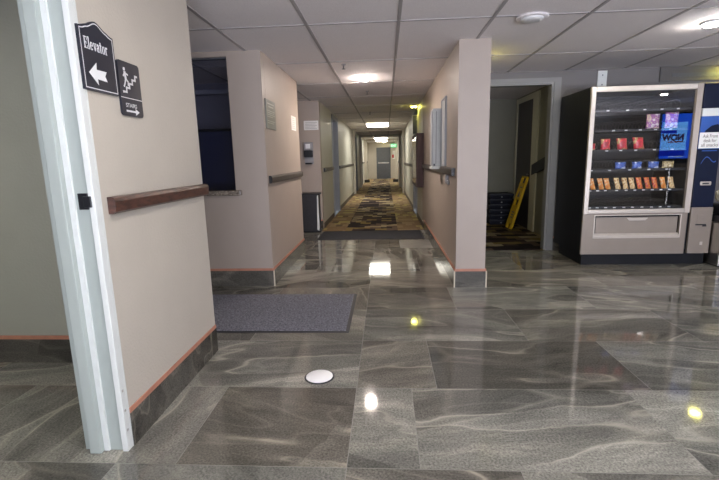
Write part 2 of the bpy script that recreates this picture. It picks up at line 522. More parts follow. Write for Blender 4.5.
c = MB().box(XL, XR, 8.17, 30.0, -0.1, 0.004)
struct(c, 'floor_carpet', M['carpet'])
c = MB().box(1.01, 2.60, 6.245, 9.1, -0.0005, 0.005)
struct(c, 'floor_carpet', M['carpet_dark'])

# ceiling with its grid
def build_ceiling():
    mb = MB()
    mb.box(-5.3, 9.6, -4.1, 30.3, CEIL, CEIL + 0.1, 0)
    w = 0.0135
    x = -1.39 - 0.755 * 5
    while x < 9.5:
        mb.box(x - w, x + w, -4.1, 6.24 if x > 1.0 or x < -1.5 else 30, CEIL - 0.006, CEIL, 1)
        x += 0.755
    y = 3.80 - 1.40 * 5
    while y < 29.5:
        if y < 6.2:
            mb.box(-5.3, 9.6, y - w * 0.8, y + w * 0.8, CEIL - 0.0055, CEIL, 1)
        else:
            mb.box(-1.23 if y > 8 else -3.1, 0.70, y - w * 0.8, y + w * 0.8, CEIL - 0.0055, CEIL, 1)
        y += 1.40
    return struct(mb, 'ceiling', [M['ceiling'], M['grid']])
build_ceiling()

Z1 = CEIL
def wall(name, x0, x1, y0, y1, z0=0, z1=Z1, mat='wall'):
    return struct(MB().box(x0, x1, y0, y1, z0, z1), name, M[mat])

wall('wall_left', -1.46, XL, 1.815, 2.90)
wall('wall_left_front', -1.46, XL, -4.1, 0.62)
wall('wall_left_header', -1.46, XL, 0.62, 1.815, 2.22)
wall('wall_left_room', -5.3, -1.465, 2.70, 2.86, mat='wall_sage')
wall('wall_far_left', -5.4, -5.25, -4.1, 2.70)
wall('wall_recess_left', -3.35, -3.2, 2.86, 8.4)
wall('wall_recess_back', -3.2, XL, 8.40, 8.55, mat='wall_pink')
# reception wall with its opening
WX0, WX1, WZ0, WZ1 = -2.75, -1.585, 1.05, 2.385
w = MB()
w.box(-3.2, WX0, 4.54, 4.66, 0, Z1).box(WX1, XL, 4.54, 4.66, 0, Z1).box(WX0, WX1, 4.54, 4.66, 0, WZ0 - 0.055).box(WX0, WX1, 4.54, 4.66, WZ1, Z1)
struct(w, 'wall_reception', M['wall_pink'])
wall('wall_side', -1.40, XL, 4.662, 6.36, mat='wall_pink')
wall('wall_office_back', -3.2, -1.402, 6.26, 6.36, mat='office')
# corridor walls, with recessed doorways
def corridor_wall(name, face, depth, segs, gaps):
    mb = MB()
    a, b = (face, face + depth) if depth > 0 else (face + depth, face)
    for y0, y1 in segs:
        mb.box(a, b, y0, y1, 0, Z1)
    for y0, y1, zt in gaps:
        mb.box(a, b, y0, y1, zt, Z1)
    return mb
struct(corridor_wall('', XL, -0.20, [(8.55, 10.35), (11.50, 17.45), (18.9, 21.8), (23.2, 30.0)], [(10.35, 11.50, 2.335), (17.45, 18.9, 2.3), (21.8, 23.2, 2.3)]), 'wall_corridor_left', M['hall_wall'])
struct(corridor_wall('', XR, 0.30, [(4.44, 8.6)], []), 'wall_pillar', M['wall_pink'])
struct(corridor_wall('', XR, 0.30, [(8.602, 10.05), (11.20, 17.45), (18.9, 21.8), (23.2, 30.0)], [(10.05, 11.20, 2.335), (17.45, 18.9, 2.3), (21.8, 23.2, 2.3)]), 'wall_corridor_right', M['hall_wall'])
# corridor end
ED0, ED1, EDZ = -0.62, 0.33, 2.08
w = MB().box(XL - 0.2, ED0, 30.0, 30.2, 0, Z1).box(ED1, XR + 0.3, 30.0, 30.2, 0, Z1).box(ED0, ED1, 30.0, 30.2, EDZ, Z1)
struct(w, 'wall_corridor_end', M['wall'])
# wall behind the vending machines, with the stairwell doorway
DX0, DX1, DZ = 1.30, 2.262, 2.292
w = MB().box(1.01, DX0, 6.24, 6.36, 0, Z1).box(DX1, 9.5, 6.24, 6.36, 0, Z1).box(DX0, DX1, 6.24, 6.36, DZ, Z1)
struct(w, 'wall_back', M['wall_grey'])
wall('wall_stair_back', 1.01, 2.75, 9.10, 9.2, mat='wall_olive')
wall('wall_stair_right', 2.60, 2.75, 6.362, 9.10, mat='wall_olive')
# lobby behind the camera
wall('wall_lobby_right', 9.45, 9.6, -4.1, 6.24)
w = MB().box(-1.46, -0.9, -4.25, -4.1, 0, Z1).box(6.1, 9.45, -4.25, -4.1, 0, Z1).box(-0.9, 6.1, -4.25, -4.1, 2.25, Z1).box(-0.9, 6.1, -4.25, -4.1, 0, 0.12)
struct(w, 'wall_lobby_rear', M['wall'])
w2 = bpy.data.objects.new('added_glazing', None); COL.objects.link(w2); w2['kind'] = 'structure'  # glazed entrance added out of view as a source of brightness
mb = MB()
for i in range(6):
    x = -0.9 + 7.0 * i / 5
    mb.box(max(-0.9, x - 0.03), min(6.1, x + 0.03), -4.20, -4.14, 0.12, 2.25)
mb.box(-0.9, 6.1, -4.20, -4.14, 0.12, 0.18).box(-0.9, 6.1, -4.20, -4.14, 2.19, 2.25)
struct(mb, 'window_frame', M['frame_dark'], w2)
struct(MB().box(-0.9, 6.1, -4.175, -4.165, 0.18, 2.19), 'window_pane', M['office_glass'], w2)
# area light added beyond the added glazing to light the walls and ceiling
ld = bpy.data.lights.new('daylight_fill', 'AREA'); ld.shape = 'RECTANGLE'; ld.size = 7.4; ld.size_y = 2.4
ld.energy = 30.0; ld.color = (1.0, 0.98, 0.95)
lo_ = bpy.data.objects.new('daylight_fill', ld); COL.objects.link(lo_)
lo_.location = (2.6, -4.6, 1.25); lo_.rotation_euler = (math.radians(90), 0, 0)
# upward area light added outside, out of view, to brighten the ceiling
lg = bpy.data.lights.new('ceiling_fill', 'AREA'); lg.shape = 'RECTANGLE'; lg.size = 8.0; lg.size_y = 2.6
lg.energy = 2500.0; lg.color = (1.0, 0.98, 0.95)
lgo = bpy.data.objects.new('ceiling_fill', lg); COL.objects.link(lgo)
lgo.location = (2.6, -5.9, -0.2); lgo.rotation_euler = (math.radians(120), 0, 0)
wall('wall_lobby_left_rear', -5.3, -1.46, -4.25, -4.1)

# baseboards: stone strip, terracotta cap and cream corner strips
def baseboard(name, runs, corners=()):
    mb = MB()
    cap = MB()
    for (x0, x1, y0, y1, ax) in runs:
        mb.box(x0, x1, y0, y1, 0.0005, 0.172)
        cap.box(x0, x1, y0, y1, 0.1722, 0.196)
    o = struct(mb, name, M['stone_base'])
    p = cap.build('cap_strip', M['terracotta'], o, 'structure')
    if corners:
        cm = MB()
        for (x, y) in corners:
            cm.box(x - 0.006, x + 0.006, y - 0.006, y + 0.006, 0.0005, 0.172)
        cm.build('corner_strip', M['corner_strip'], o, 'structure')
    return o
T = 0.012
baseboard('baseboard_left', [(XL, XL + 0.007, 1.826, 2.90, 'y')])
baseboard('baseboard_left_room', [(-5.2, -1.47, 2.70 - T, 2.70, 'x')])
baseboard('baseboard_reception', [(-3.2, XL + T, 4.54 - T, 4.54, 'x'), (XL, XL + T, 4.54, 6.36, 'y')], [(XL + T, 4.54 - T)])
baseboard('baseboard_pillar', [(XR - T, XR + 0.30 + T, 4.44 - T, 4.44, 'x'), (XR - T, XR, 4.44, 8.16, 'y'), (XR + 0.30, XR + 0.30 + T, 4.44, 6.24, 'y')], [(XR - T, 4.44 - T), (XR + 0.30 + T, 4.44 - T)])
baseboard('baseboard_back', [(2.36, 9.4, 6.24 - T, 6.24, 'x')])
baseboard('baseboard_recess', [(-3.2, XL, 8.40 - T, 8.40, 'x')])
mb = MB().box(XL, XL + 0.01, 11.6, 16.9, 0.004, 0.11).box(XR - 0.01, XR, 11.3, 16.9, 0.004, 0.11).box(XL, XL + 0.01, 8.56, 10.25, 0.004, 0.11).box(XR - 0.01, XR, 8.2, 9.95, 0.004, 0.11)
struct(mb, 'baseboard_corridor', M['rail_grey'])

# ------------------------------------------------------------------ the white steel door frame at left
d1 = bpy.data.objects.new('door_1', None); COL.objects.link(d1); d1['kind'] = 'structure'
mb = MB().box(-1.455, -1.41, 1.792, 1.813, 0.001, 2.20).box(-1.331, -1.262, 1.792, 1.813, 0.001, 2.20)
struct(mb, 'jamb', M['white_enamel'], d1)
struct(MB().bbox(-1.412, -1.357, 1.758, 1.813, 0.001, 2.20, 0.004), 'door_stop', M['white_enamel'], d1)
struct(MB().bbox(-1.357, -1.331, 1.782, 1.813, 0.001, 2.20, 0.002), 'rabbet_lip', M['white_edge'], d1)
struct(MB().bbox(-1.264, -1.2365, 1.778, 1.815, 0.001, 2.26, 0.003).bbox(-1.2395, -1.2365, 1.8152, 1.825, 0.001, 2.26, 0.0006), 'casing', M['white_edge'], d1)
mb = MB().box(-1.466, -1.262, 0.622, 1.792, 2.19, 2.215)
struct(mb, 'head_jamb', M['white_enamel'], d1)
mb = MB().bbox(-1.316, -1.272, 1.786, 1.793, 1.155, 1.225, 0.002).bbox(-1.285, -1.250, 1.772, 1.786, 1.165, 1.213, 0.003)
struct(mb, 'strike_plate', M['black_plastic'], d1)
mb = MB()
for z in (0.10, 0.20, 0.30):
    mb.bbox(-1.239, -1.2345, 1.788, 1.800, z, z + 0.012, 0.002)
struct(mb, 'hinge_screw', M['steel'], d1)

# ------------------------------------------------------------------ reception window
w1 = bpy.data.objects.new('window_1', None); COL.objects.link(w1); w1['kind'] = 'structure'
fr = 0.03
mb = MB().box(WX0, WX0 + fr, 4.57, 4.63, WZ0, WZ1).box(WX1 - 0.012, WX1, 4.57, 4.63, WZ0, WZ1).box(WX0, WX1, 4.57, 4.63, WZ1 - 0.012, WZ1)
struct(mb, 'window_frame', M['frame_dark'], w1)
struct(MB().box(WX0 + fr, WX1 - 0.012, 4.60, 4.606, WZ0, WZ1 - 0.012), 'window_pane', M['office_glass'], w1)
struct(MB().bbox(WX0 - 0.06, WX1 + 0.065, 4.475, 4.655, WZ0 - 0.053, WZ0 - 0.001, 0.008), 'window_sill', M['granite'], w1)
# inside the office
t = thing('office_partition', 'dark navy office partition behind the dark reception window glass', 'partition', (-2.3, 5.2, 0))
MB().bbox(-3.15, -1.45, 5.15, 5.20, 0.001, 1.70, 0.006).build('panel', M['office_navy'], t)
MB().bbox(-3.15, -1.45, 5.14, 5.21, 1.70, 1.73, 0.004).build('top_rail', M['vend_black'], t)
t = thing('tube_lamp', 'unlit pale tube lamp hanging in the dark office behind the glass', 'lamp', (-2.0, 5.5, 2.2))
MB().bbox(-2.75, -1.75, 5.47, 5.56, 2.17, 2.23, 0.01).build('tube', M['grey_plastic'], t)
for hx in (-2.6, -1.9):
    MB().box(hx, hx + 0.01, 5.51, 5.52, 2.23, CEIL - 0.001).build('hanger', M['black_plastic'], t)

# ------------------------------------------------------------------ handrails
def rail_profile(h):
    k = h / 0.075
    return [(0.0, 0.0), (0.022, 0.0), (0.034, 0.010 * k), (0.036, 0.055 * k), (0.030, 0.070 * k), (0.018, 0.075 * k), (0.0, 0.075 * k)]
def handrail(face, sgn, y0, y1, z0, h, label, mat='rail_wood', group=None, caps=True):
    t = thing('handrail', label, 'handrail', (face, y0, z0), group)
    pts = rail_profile(h)
    x = face + sgn * 0.001
    mb = MB()
    k = len(pts)
    ca = 0.012 if caps else 0
    vs = [(x + sgn * a, y0 + ca, z0 + b) for a, b in pts] + [(x + sgn * a, y1 - ca, z0 + b) for a, b in pts]
    mb.add(vs, [tuple(range(k)), tuple(range(k, 2 * k))[::-1]] + [(i, k + i, k + (i + 1) % k, (i + 1) % k) for i in range(k)])
    mb.build('rail', M[mat], t)
    if caps:
        for a, b in ((y0, y0 + ca), (y1 - ca, y1)):
            e = MB()
            vs = [(x + sgn * p * 1.02, a, z0 + q) for p, q in pts] + [(x + sgn * p * 1.02, b, z0 + q) for p, q in pts]
            e.add(vs, [tuple(range(k)), tuple(range(k, 2 * k))[::-1]] + [(i, k + i, k + (i + 1) % k, (i + 1) % k) for i in range(k)])
            e.build('end_cap', M['rail_end' if mat == 'rail_grey' else mat], t)
    return t
handrail(XL, 1, 1.865, 2.905, 1.125, 0.076, 'dark brown wooden wall rail below the Elevator and Stairs signs')
handrail(XL, 1, 4.59, 6.33, 1.11, 0.080, 'dark brown wall rail below the grey plaque past the reception window', 'rail_grey')
handrail(XR, -1, 4.585, 8.28, 1.145, 0.082, 'dark wall rail on the pillar wall below the pale grey wall cabinet', 'rail_grey')
handrail(XL, 1, 8.72, 10.22, 1.105, 0.080, 'short wall rail between the sanitizer corner and the first corridor door', 'rail_grey')
handrail(XL, 1, 11.64, 16.8, 1.105, 0.080, 'wall rail on the left corridor wall past the first door', 'rail_grey')
handrail(XR, -1, 11.34, 16.8, 1.105, 0.080, 'wall rail on the right corridor wall past the dark wooden wall case', 'rail_grey')
handrail(XL, 1, 23.4, 29.9, 1.105, 0.080, 'farthest wall rail on the left, near the grey end door', 'rail_grey', caps=False)
handrail(XR, -1, 23.4, 29.9, 1.105, 0.080, 'farthest wall rail on the right, below the green exit sign', 'rail_grey', caps=False)
t = thing('handrail', 'dark board rail sloping up on the stairwell wall beside the yellow sign', 'handrail', (2.6, 7.6, 1.1))
mb = MB().prism([(-7.95, 0.99), (-6.75, 1.25), (-6.75, 1.43), (-7.95, 1.17)], fxm(2.599), 0.0, 0.035)
mb.build('rail', M['rail_end'], t)

# ------------------------------------------------------------------ signs on the left wall
SX = XL + 0.0012
t = thing('elevator_sign', 'black arched wall sign reading Elevator with a white left arrow', 'sign', (XL, 1.9075, 1.65))
yc = 1.9160; hw = 0.1165
def arch_outline(inset):
    a = hw - inset
    z0 = 1.652 + inset; zs = 1.902 - inset * 0.9; zp = 1.940 - inset
    pts = [(yc - a, z0), (yc + a, z0), (yc + a, zs)]
    # concave shoulder then a round crown
    for i in range(0, 25):
        u = 1 - i / 12.0            # 1 .. -1
        s = abs(u)
        if s > 0.62:
            k = (s - 0.62) / 0.38
            z = zs + (zp - zs) * 0.33 * (1 - k) ** 2
        else:
            k = s / 0.62
            z = zs + (zp - zs) * (0.33 + 0.67 * (0.5 + 0.5 * math.cos(math.pi * k)))
        pts.append((yc + a * u * 0.999, z))
    pts.append((yc - a, zs))
    out = []
    for p in pts:
        if not out or abs(p[0] - out[-1][0]) + abs(p[1] - out[-1][1]) > 1e-4:
            out.append(p)
    return out
MB().prism(arch_outline(0.0), fx(SX), 0.0, 0.012).build('board', M['sign_black'], t)
# white border line as a ring
def ring(a, b, fn, n0, n1, mi=0):
    mb = MB(); k = len(a)
    vs = [fn(*p, n1) for p in a] + [fn(*p, n1) for p in b]
    mb.add(vs, [(i, (i + 1) % k, k + (i + 1) % k, k + i) for i in range(k)], mi)
    vs = [fn(*p, n0) for p in a] + [fn(*p, n0) for p in b]
    mb.add(vs, [(i, k + i, k + (i + 1) % k, (i + 1) % k) for i in range(k)], mi)
    return mb
ring(arch_outline(0.0075), arch_outline(0.0115), fx(SX), 0.0118, 0.0128).build('border_line', M['sign_white'], t)
def serif_word(mb, word, fn, n, u0, v0, ku, kv):
    """bold serif letters drawn as bars and ring strokes"""
    def bx(x0, x1, y0, y1):
        mb.prism([(u0 + (pen + x0) * ku, v0 + y0 * kv), (u0 + (pen + x1) * ku, v0 + y0 * kv), (u0 + (pen + x1) * ku, v0 + y1 * kv), (u0 + (pen + x0) * ku, v0 + y1 * kv)], fn, n - 0.0006, n)
    def quad(p):
        mb.prism([(u0 + (pen + x) * ku, v0 + y * kv) for x, y in p], fn, n - 0.0006, n)
    def arc(cx, cy, rx, ry, tx, ty, a0, a1, k=14):
        for i in range(k):
            t0 = math.radians(a0 + (a1 - a0) * i / k); t1 = math.radians(a0 + (a1 - a0) * (i + 1) / k)
            quad([(cx + rx * math.cos(t0), cy + ry * math.sin(t0)), (cx + rx * math.cos(t1), cy + ry * math.sin(t1)), (cx + (rx - tx) * math.cos(t1), cy + (ry - ty) * math.sin(t1)), (cx + (rx - tx) * math.cos(t0), cy + (ry - ty) * math.sin(t0))])
    pen = 0.0
    for ch in word:
        if ch == 'E':
            for q in ((.08, .27, 0, 1), (0, .64, .92, 1), (0, .66, 0, .08), (.2, .48, .46, .54), (.57, .64, .72, 1), (.59, .66, 0, .28), (.43, .5, .37, .63)): bx(*q)
            pen += .76
        elif ch == 'l':
            for q in ((.09, .27, 0, 1.04), (0, .36, 0, .07), (0, .1, .97, 1.04)): bx(*q)
            pen += .42
        elif ch == 'e':
            arc(.28, .34, .28, .36, .17, .07, 5, 325); bx(.12, .53, .33, .40); pen += .62
        elif ch == 'v':
            quad([(.05, .68), (.24, .68), (.40, .0), (.27, .0)]); quad([(.50, .68), (.58, .68), (.40, .0), (.32, .0)])
            bx(0, .30, .62, .69); bx(.42, .66, .62, .69); pen += .68
        elif ch == 'a':
            arc(.24, .2, .24, .22, .15, .07, 0, 360); bx(.32, .49, 0, .5); arc(.27, .46, .22, .24, .15, .09, 0, 180); bx(.4, .58, 0, .07); pen += .62
        elif ch == 't':
            for q in ((.11, .28, 0, .92), (0, .42, .61, .69), (.11, .42, 0, .08)): bx(*q)
            pen += .48
        elif ch == 'o':
            arc(.30, .34, .30, .36, .17, .07, 0, 360, 20); pen += .66
        elif ch == 'r':
            for q in ((.08, .25, 0, .68), (0, .36, 0, .07), (0, .1, .61, .68), (.25, .47, .55, .69)): bx(*q)
            pen += .5
    return mb
mb = MB()
serif_word(mb, 'Elevator', fx(SX), 0.0128, 1.828, 1.818, 0.0325, 0.047)
mb.build('lettering', M['sign_white'], t)
ar = [(1.838, 1.724), (1.893, 1.771), (1.890, 1.742), (1.957, 1.744), (1.944, 1.723), (1.957, 1.702), (1.890, 1.704), (1.893, 1.679)]
MB().prism(ar, fx(SX), 0.0118, 0.0128).build('arrow', M['sign_white'], t)

t = thing('stairs_sign', 'black rounded wall sign with a stair climber pictogram, STAIRS and right arrow', 'sign', (XL, 2.14, 1.57))
def rrect(u0, u1, v0, v1, r, k=6):
    pts = []
    for cx, cy, a0 in ((u1 - r, v0 + r, -90), (u1 - r, v1 - r, 0), (u0 + r, v1 - r, 90), (u0 + r, v0 + r, 180)):
        for i in range(k + 1):
            a = math.radians(a0 + 90 * i / k)
            pts.append((cx + r * math.cos(a), cy + r * math.sin(a)))
    return pts
MB().prism(rrect(2.050, 2.228, 1.572, 1.822, 0.016), fx(SX), 0.0, 0.010).build('board', M['sign_black'], t)
mb = MB().prism([(2.051, 1.653), (2.227, 1.653), (2.227, 1.6565), (2.051, 1.6565)], fx(SX), 0.0098, 0.0106)
mb.build('divider_line', M['sign_white'], t)
mb = MB()
def bar2(mb, a, b, w, n0=0.0098, n1=0.0108):
    du, dv = b[0] - a[0], b[1] - a[1]; L = math.hypot(du, dv); pu, pv = -dv / L * w / 2, du / L * w / 2
    mb.prism([(a[0] - pu, a[1] - pv), (b[0] - pu, b[1] - pv), (b[0] + pu, b[1] + pv), (a[0] + pu, a[1] + pv)], fx(SX), n0, n1)
# staircase, four steps up to the right
su, sv = 2.076, 1.682
for i in range(4):
    bar2(mb, (su + i * 0.027 - 0.004, sv + i * 0.021), (su + (i + 1) * 0.027 + 0.004, sv + i * 0.021), 0.009)
    bar2(mb, (su + (i + 1) * 0.027, sv + i * 0.021 - 0.004), (su + (i + 1) * 0.027, sv + (i + 1) * 0.021 + 0.004), 0.009)
bar2(mb, (su + 4 * 0.027 - 0.004, sv + 4 * 0.021), (su + 4 * 0.027 + 0.020, sv + 4 * 0.021), 0.009)
bar2(mb, (su, sv - 0.006), (su, sv + 0.004), 0.009)
# climber: head, body, legs, arm
mb.prism([(2.098 + 0.0085 * math.cos(2 * math.pi * i / 14), 1.786 + 0.0085 * math.sin(2 * math.pi * i / 14)) for i in range(14)], fx(SX), 0.0098, 0.0108)
bar2(mb, (2.100, 1.776), (2.106, 1.738), 0.016)
bar2(mb, (2.106, 1.742), (2.124, 1.730), 0.009); bar2(mb, (2.122, 1.732), (2.120, 1.712), 0.008)
bar2(mb, (2.104, 1.742), (2.094, 1.718), 0.009); bar2(mb, (2.095, 1.720), (2.084, 1.704), 0.008)
bar2(mb, (2.104, 1.770), (2.126, 1.762), 0.007); bar2(mb, (2.098, 1.770), (2.086, 1.752), 0.007)
mb.build('stair_pictogram', M['sign_white'], t)
mb = MB(); add_text(mb, 'STAIRS', 0.026, fx(SX), 0.0106, 2.082, 1.612, width=0.092, offset=0.0004)
mb.build('lettering', M['sign_white'], t)
MB().prism([(2.082, 1.590), (2.160, 1.590), (2.160, 1.579), (2.193, 1.5945), (2.160, 1.610), (2.160, 1.599), (2.082, 1.599)], fx(SX), 0.0098, 0.0108).build('arrow', M['sign_white'], t)

# ------------------------------------------------------------------ side wall plaque and papers
t = thing('wall_plaque', 'grey metal notice plaque on the pink wall past the reception window', 'plaque', (XL, 4.8, 1.68))
MB().bbox(XL + 0.001, XL + 0.013, 4.60, 4.995, 1.68, 1.982, 0.003).build('plate', M['plaque'], t)
mb = MB()
for i, (z, a, b) in enumerate(((1.935, 4.66, 4.93), (1.905, 4.70, 4.90), (1.865, 4.64, 4.95), (1.845, 4.64, 4.92), (1.825, 4.64, 4.95), (1.805, 4.64, 4.86), (1.76, 4.64, 4.94), (1.74, 4.64, 4.90))):
    mb.prism([(a, z), (b, z), (b, z + (0.012 if i < 2 else 0.006)), (a, z + (0.012 if i < 2 else 0.006))], fx(XL), 0.0128, 0.0138)
mb.build('text_lines', M['plaque_txt'], t)
t = thing('paper_notice', 'bright white paper notice at the far end of the pink wall', 'paper', (XL, 6.0, 1.75))
MB().box(XL + 0.001, XL + 0.003, 5.87, 6.17, 1.745, 1.93).build('sheet', M['paper'], t)
mb = MB()
for i in range(6):
    mb.box(XL + 0.003, XL + 0.0036, 5.90, 6.13 - 0.03 * (i % 3), 1.768 + i * 0.026, 1.774 + i * 0.026)
mb.build('text_lines', M['plaque_txt'], t)

t = thing('paper_notice', 'landscape white paper notice above the hand sanitizer dispenser', 'paper', (-1.39, 8.4, 1.9))
MB().box(-1.535, -1.258, 8.395, 8.3998, 1.905, 2.075).build('sheet', M['paper'], t)
mb = MB()
for i in range(5):
    mb.box(-1.51, -1.285 - 0.03 * (i % 2), 8.3944, 8.395, 1.928 + i * 0.027, 1.936 + i * 0.027)
mb.build('text_lines', M['plaque_txt'], t)

t = thing('sanitizer_dispenser', 'grey and black hand sanitizer dispenser on the recess wall', 'dispenser', (-1.46, 8.39, 1.3))
MB().bbox(-1.545, -1.375, 8.385, 8.3998, 1.27, 1.68, 0.006).build('back_plate', M['grey_plastic'], t)
MB().bbox(-1.54, -1.38, 8.30, 8.385, 1.525, 1.675, 0.02, 3).build('cover', M['grey_plastic'], t)
MB().bbox(-1.505, -1.415, 8.296, 8.300, 1.56, 1.645, 0.0015).build('label_panel', M['sign_white'], t)
MB().bbox(-1.545, -1.375, 8.295, 8.385, 1.40, 1.523, 0.018, 3).build('nozzle_housing', M['black_plastic'], t)
MB().bbox(-1.52, -1.40, 8.29, 8.385, 1.27, 1.295, 0.006).build('drip_tray', M['black_plastic'], t)

t = thing('storage_case', 'tall black case with a white edge strip on the floor below the sanitizer', 'case', (-1.42, 8.2, 0))
MB().bbox(-1.63, -1.265, 8.03, 8.30, 0.03, 0.715, 0.012, 3).build('body', M['black_soft'], t)
MB().bbox(-1.64, -1.235, 8.02, 8.31, 0.003, 0.035, 0.006).build('base', M['black_plastic'], t)
MB().bbox(-1.64, -1.235, 8.02, 8.31, 0.708, 0.735, 0.006).build('lid', M['black_plastic'], t)
mb = MB().prism([(-1.300, 0.06), (-1.262, 0.035), (-1.252, 0.10), (-1.262, 0.705), (-1.282, 0.69), (-1.290, 0.40), (-1.296, 0.15)], fy(8.030), 0.0, 0.012)
mb.build('edge_strip', M['white_edge'], t)

# ------------------------------------------------------------------ corridor doors and cross frames
def door_recess(name, side, y0, y1, zt, leaf, jamb):
    face = XL if side < 0 else XR
    o = bpy.data.objects.new(name, None); COL.objects.link(o); o['kind'] = 'structure'
    s = side
    def bx(a, b, *r):
        lo, hi = sorted((face + s * a, face + s * b)); return (lo, hi, *r)
    mb = MB().box(*bx(0.001, 0.16, y0, y0 + 0.05, 0.005, zt)).box(*bx(0.001, 0.16, y1 - 0.05, y1, 0.005, zt)).box(*bx(0.001, 0.16, y0, y1, zt - 0.05, zt))
    mb.box(*bx(-0.018, -0.001, y0 - 0.06, y0 + 0.045, 0.005, zt + 0.05)).box(*bx(-0.018, -0.001, y1 - 0.045, y1 + 0.06, 0.005, zt + 0.05)).box(*bx(-0.018, -0.001, y0 - 0.06, y1 + 0.06, zt - 0.045, zt + 0.05))
    struct(mb, 'door_frame', M[jamb], o)
    struct(MB().box(*bx(0.125, 0.165, y0 + 0.05, y1 - 0.05, 0.008, zt - 0.05)), 'door_leaf', M[leaf], o)
    mb = MB().tube([(face + s * 0.12, y0 + 0.15, 1.02), (face + s * 0.07, y0 + 0.15, 1.02), (face + s * 0.07, y0 + 0.27, 1.02)], 0.011)
    struct(mb, 'door_handle', M['brass'], o)
    return o
door_recess('door_2', -1, 10.35, 11.50, 2.335, 'frame_dark', 'frame_grey')
door_recess('door_3', 1, 10.05, 11.20, 2.335, 'frame_dark', 'frame_grey')
door_recess('door_4', -1, 17.45, 18.9, 2.3, 'frame_dark', 'frame_dark')
door_recess('door_5', 1, 17.45, 18.9, 2.3, 'frame_dark', 'frame_dark')
door_recess('door_6', -1, 21.8, 23.2, 2.3, 'frame_dark', 'frame_dark')
door_recess('door_7', 1, 21.8, 23.2, 2.3, 'frame_dark', 'frame_dark')
def portal(name, y, d, px, pz):
    mb = MB().box(XL + 0.001, XL + px, y, y + d, 0.005, CEIL - 0.001).box(XR - px, XR - 0.001, y, y + d, 0.005, CEIL - 0.001).box(XL + px, XR - px, y, y + d, pz, CEIL - 0.001)
    return struct(mb, name, M['wall'])
portal('trim_1', 17.0, 0.20, 0.07, 2.375)
portal('trim_2', 20.9, 0.20, 0.10, 2.375)
portal('trim_3', 25.4, 0.22, 0.16, 2.375)
# dark feet at the bottom of the last cross frame
mb = MB().box(XL + 0.002, XL + 0.30, 25.37, 25.398, 0.005, 0.16).box(XR - 0.30, XR - 0.002, 25.37, 25.398, 0.005, 0.16)
struct(mb, 'baseboard_cross_frame', M['rail_end'])
o = bpy.data.objects.new('door_8', None); COL.objects.link(o); o['kind'] = 'structure'
struct(MB().box(ED0, ED0 + 0.045, 29.97, 30.1, 0.005, EDZ).box(ED1 - 0.045, ED1, 29.97, 30.1, 0.005, EDZ).box(ED0, ED1, 29.97, 30.1, EDZ - 0.045, EDZ), 'door_frame', M['frame_dark'], o)
struct(MB().box(ED0 + 0.046, ED1 - 0.046, 30.03, 30.08, 0.008, EDZ - 0.046), 'door_leaf', M['frame_dark'], o)
struct(MB().bbox(ED0 + 0.10, ED1 - 0.10, 29.99, 30.03, 1.03, 1.08, 0.01), 'push_bar', M['brass'], o)

t = thing('exit_sign', 'green lit exit sign hanging near the far end of the corridor', 'sign', (0.45, 24.6, 1.95))
MB().bbox(0.28, 0.62, 24.6, 24.65, 1.93, 2.14, 0.006).build('housing', M['green'], t)
MB().box(0.44, 0.46, 24.615, 24.635, 2.14, CEIL - 0.001).build('stem', M['grey_plastic'], t)
mb = MB(); add_text(mb, 'EXIT', 0.16, fy(24.6), 0.002, 0.31, 1.975, width=0.28, offset=0.002)
mb.build('lettering', emit('exit_letters', (0.7, 1.0, 0.75), 0.9), t)
t = thing('paper_notice', 'small white notice with a red block on the end wall right of the grey door', 'paper', (0.55, 29.99, 1.3))
MB().box(0.46, 0.66, 29.985, 29.9998, 1.30, 1.85).build('sheet', M['paper'], t)
MB().box(0.42, 0.55, 29.98, 29.985, 1.38, 1.60).build('red_block', M['red'], t)

# ------------------------------------------------------------------ things on the right corridor wall
t = thing('wall_case', 'tall dark red brown wooden display case on the right corridor wall', 'cabinet', (0.63, 8.8, 0.79))
MB().bbox(0.572, 0.709, 8.32, 9.62, 0.79, 1.79, 0.006).build('body', M['cabinet_wood'], t)
MB().box(0.568, 0.5715, 8.40, 9.54, 0.86, 1.72).build('glass_front', M['glass_dark'], t)
t = thing('wall_cabinet', 'pale grey steel wall cabinet above the rail on the pillar wall', 'cabinet', (0.65, 5.7, 1.2))
MB().bbox(0.590, 0.709, 5.62, 5.84, 1.225, 1.935, 0.008).build('body', M['cab_white'], t)
MB().bbox(0.580, 0.590, 5.64, 5.82, 1.245, 1.915, 0.004).build('door', M['frame_grey'], t)
MB().box(0.628, 0.634, 5.6185, 5.6205, 1.26, 1.90).build('groove', M['frame_dark'], t)
MB().bbox(0.572, 0.709, 5.60, 5.86, 1.195, 1.224, 0.004).build('bottom_tray', M['white_edge'], t)
MB().bbox(0.600, 0.622, 5.613, 5.6195, 1.235, 1.262, 0.002).build('latch', M['frame_dark'], t)
t = thing('notice_board', 'slim grey framed notice board edge-on beside the pale grey wall cabinet', 'board', (0.70, 5.4, 1.2))
MB().box(0.686, 0.709, 5.235, 5.255, 1.235, 2.03).box(0.686, 0.709, 5.575, 5.595, 1.235, 2.03).box(0.686, 0.709, 5.255, 5.575, 1.235, 1.255).box(0.686, 0.709, 5.255, 5.575, 2.01, 2.03).build('frame', M['frame_grey'], t)
MB().box(0.695, 0.7085, 5.255, 5.575, 1.255, 2.01).build('panel', M['cab_white'], t)
t = thing('wall_bracket', 'small grey plastic bracket just under the pillar wall rail', 'bracket', (0.69, 5.1, 1.03))
MB().bbox(0.675, 0.709, 5.02, 5.12, 1.045, 1.142, 0.01).build('cup', M['grey_plastic'], t)
MB().bbox(0.685, 0.709, 4.95, 5.018, 1.035, 1.085, 0.008).build('hook', M['grey_plastic'], t)
t = thing('blade_sign', 'thin black sign sticking out high on the right corridor wall', 'sign', (0.66, 10.0, 1.9))
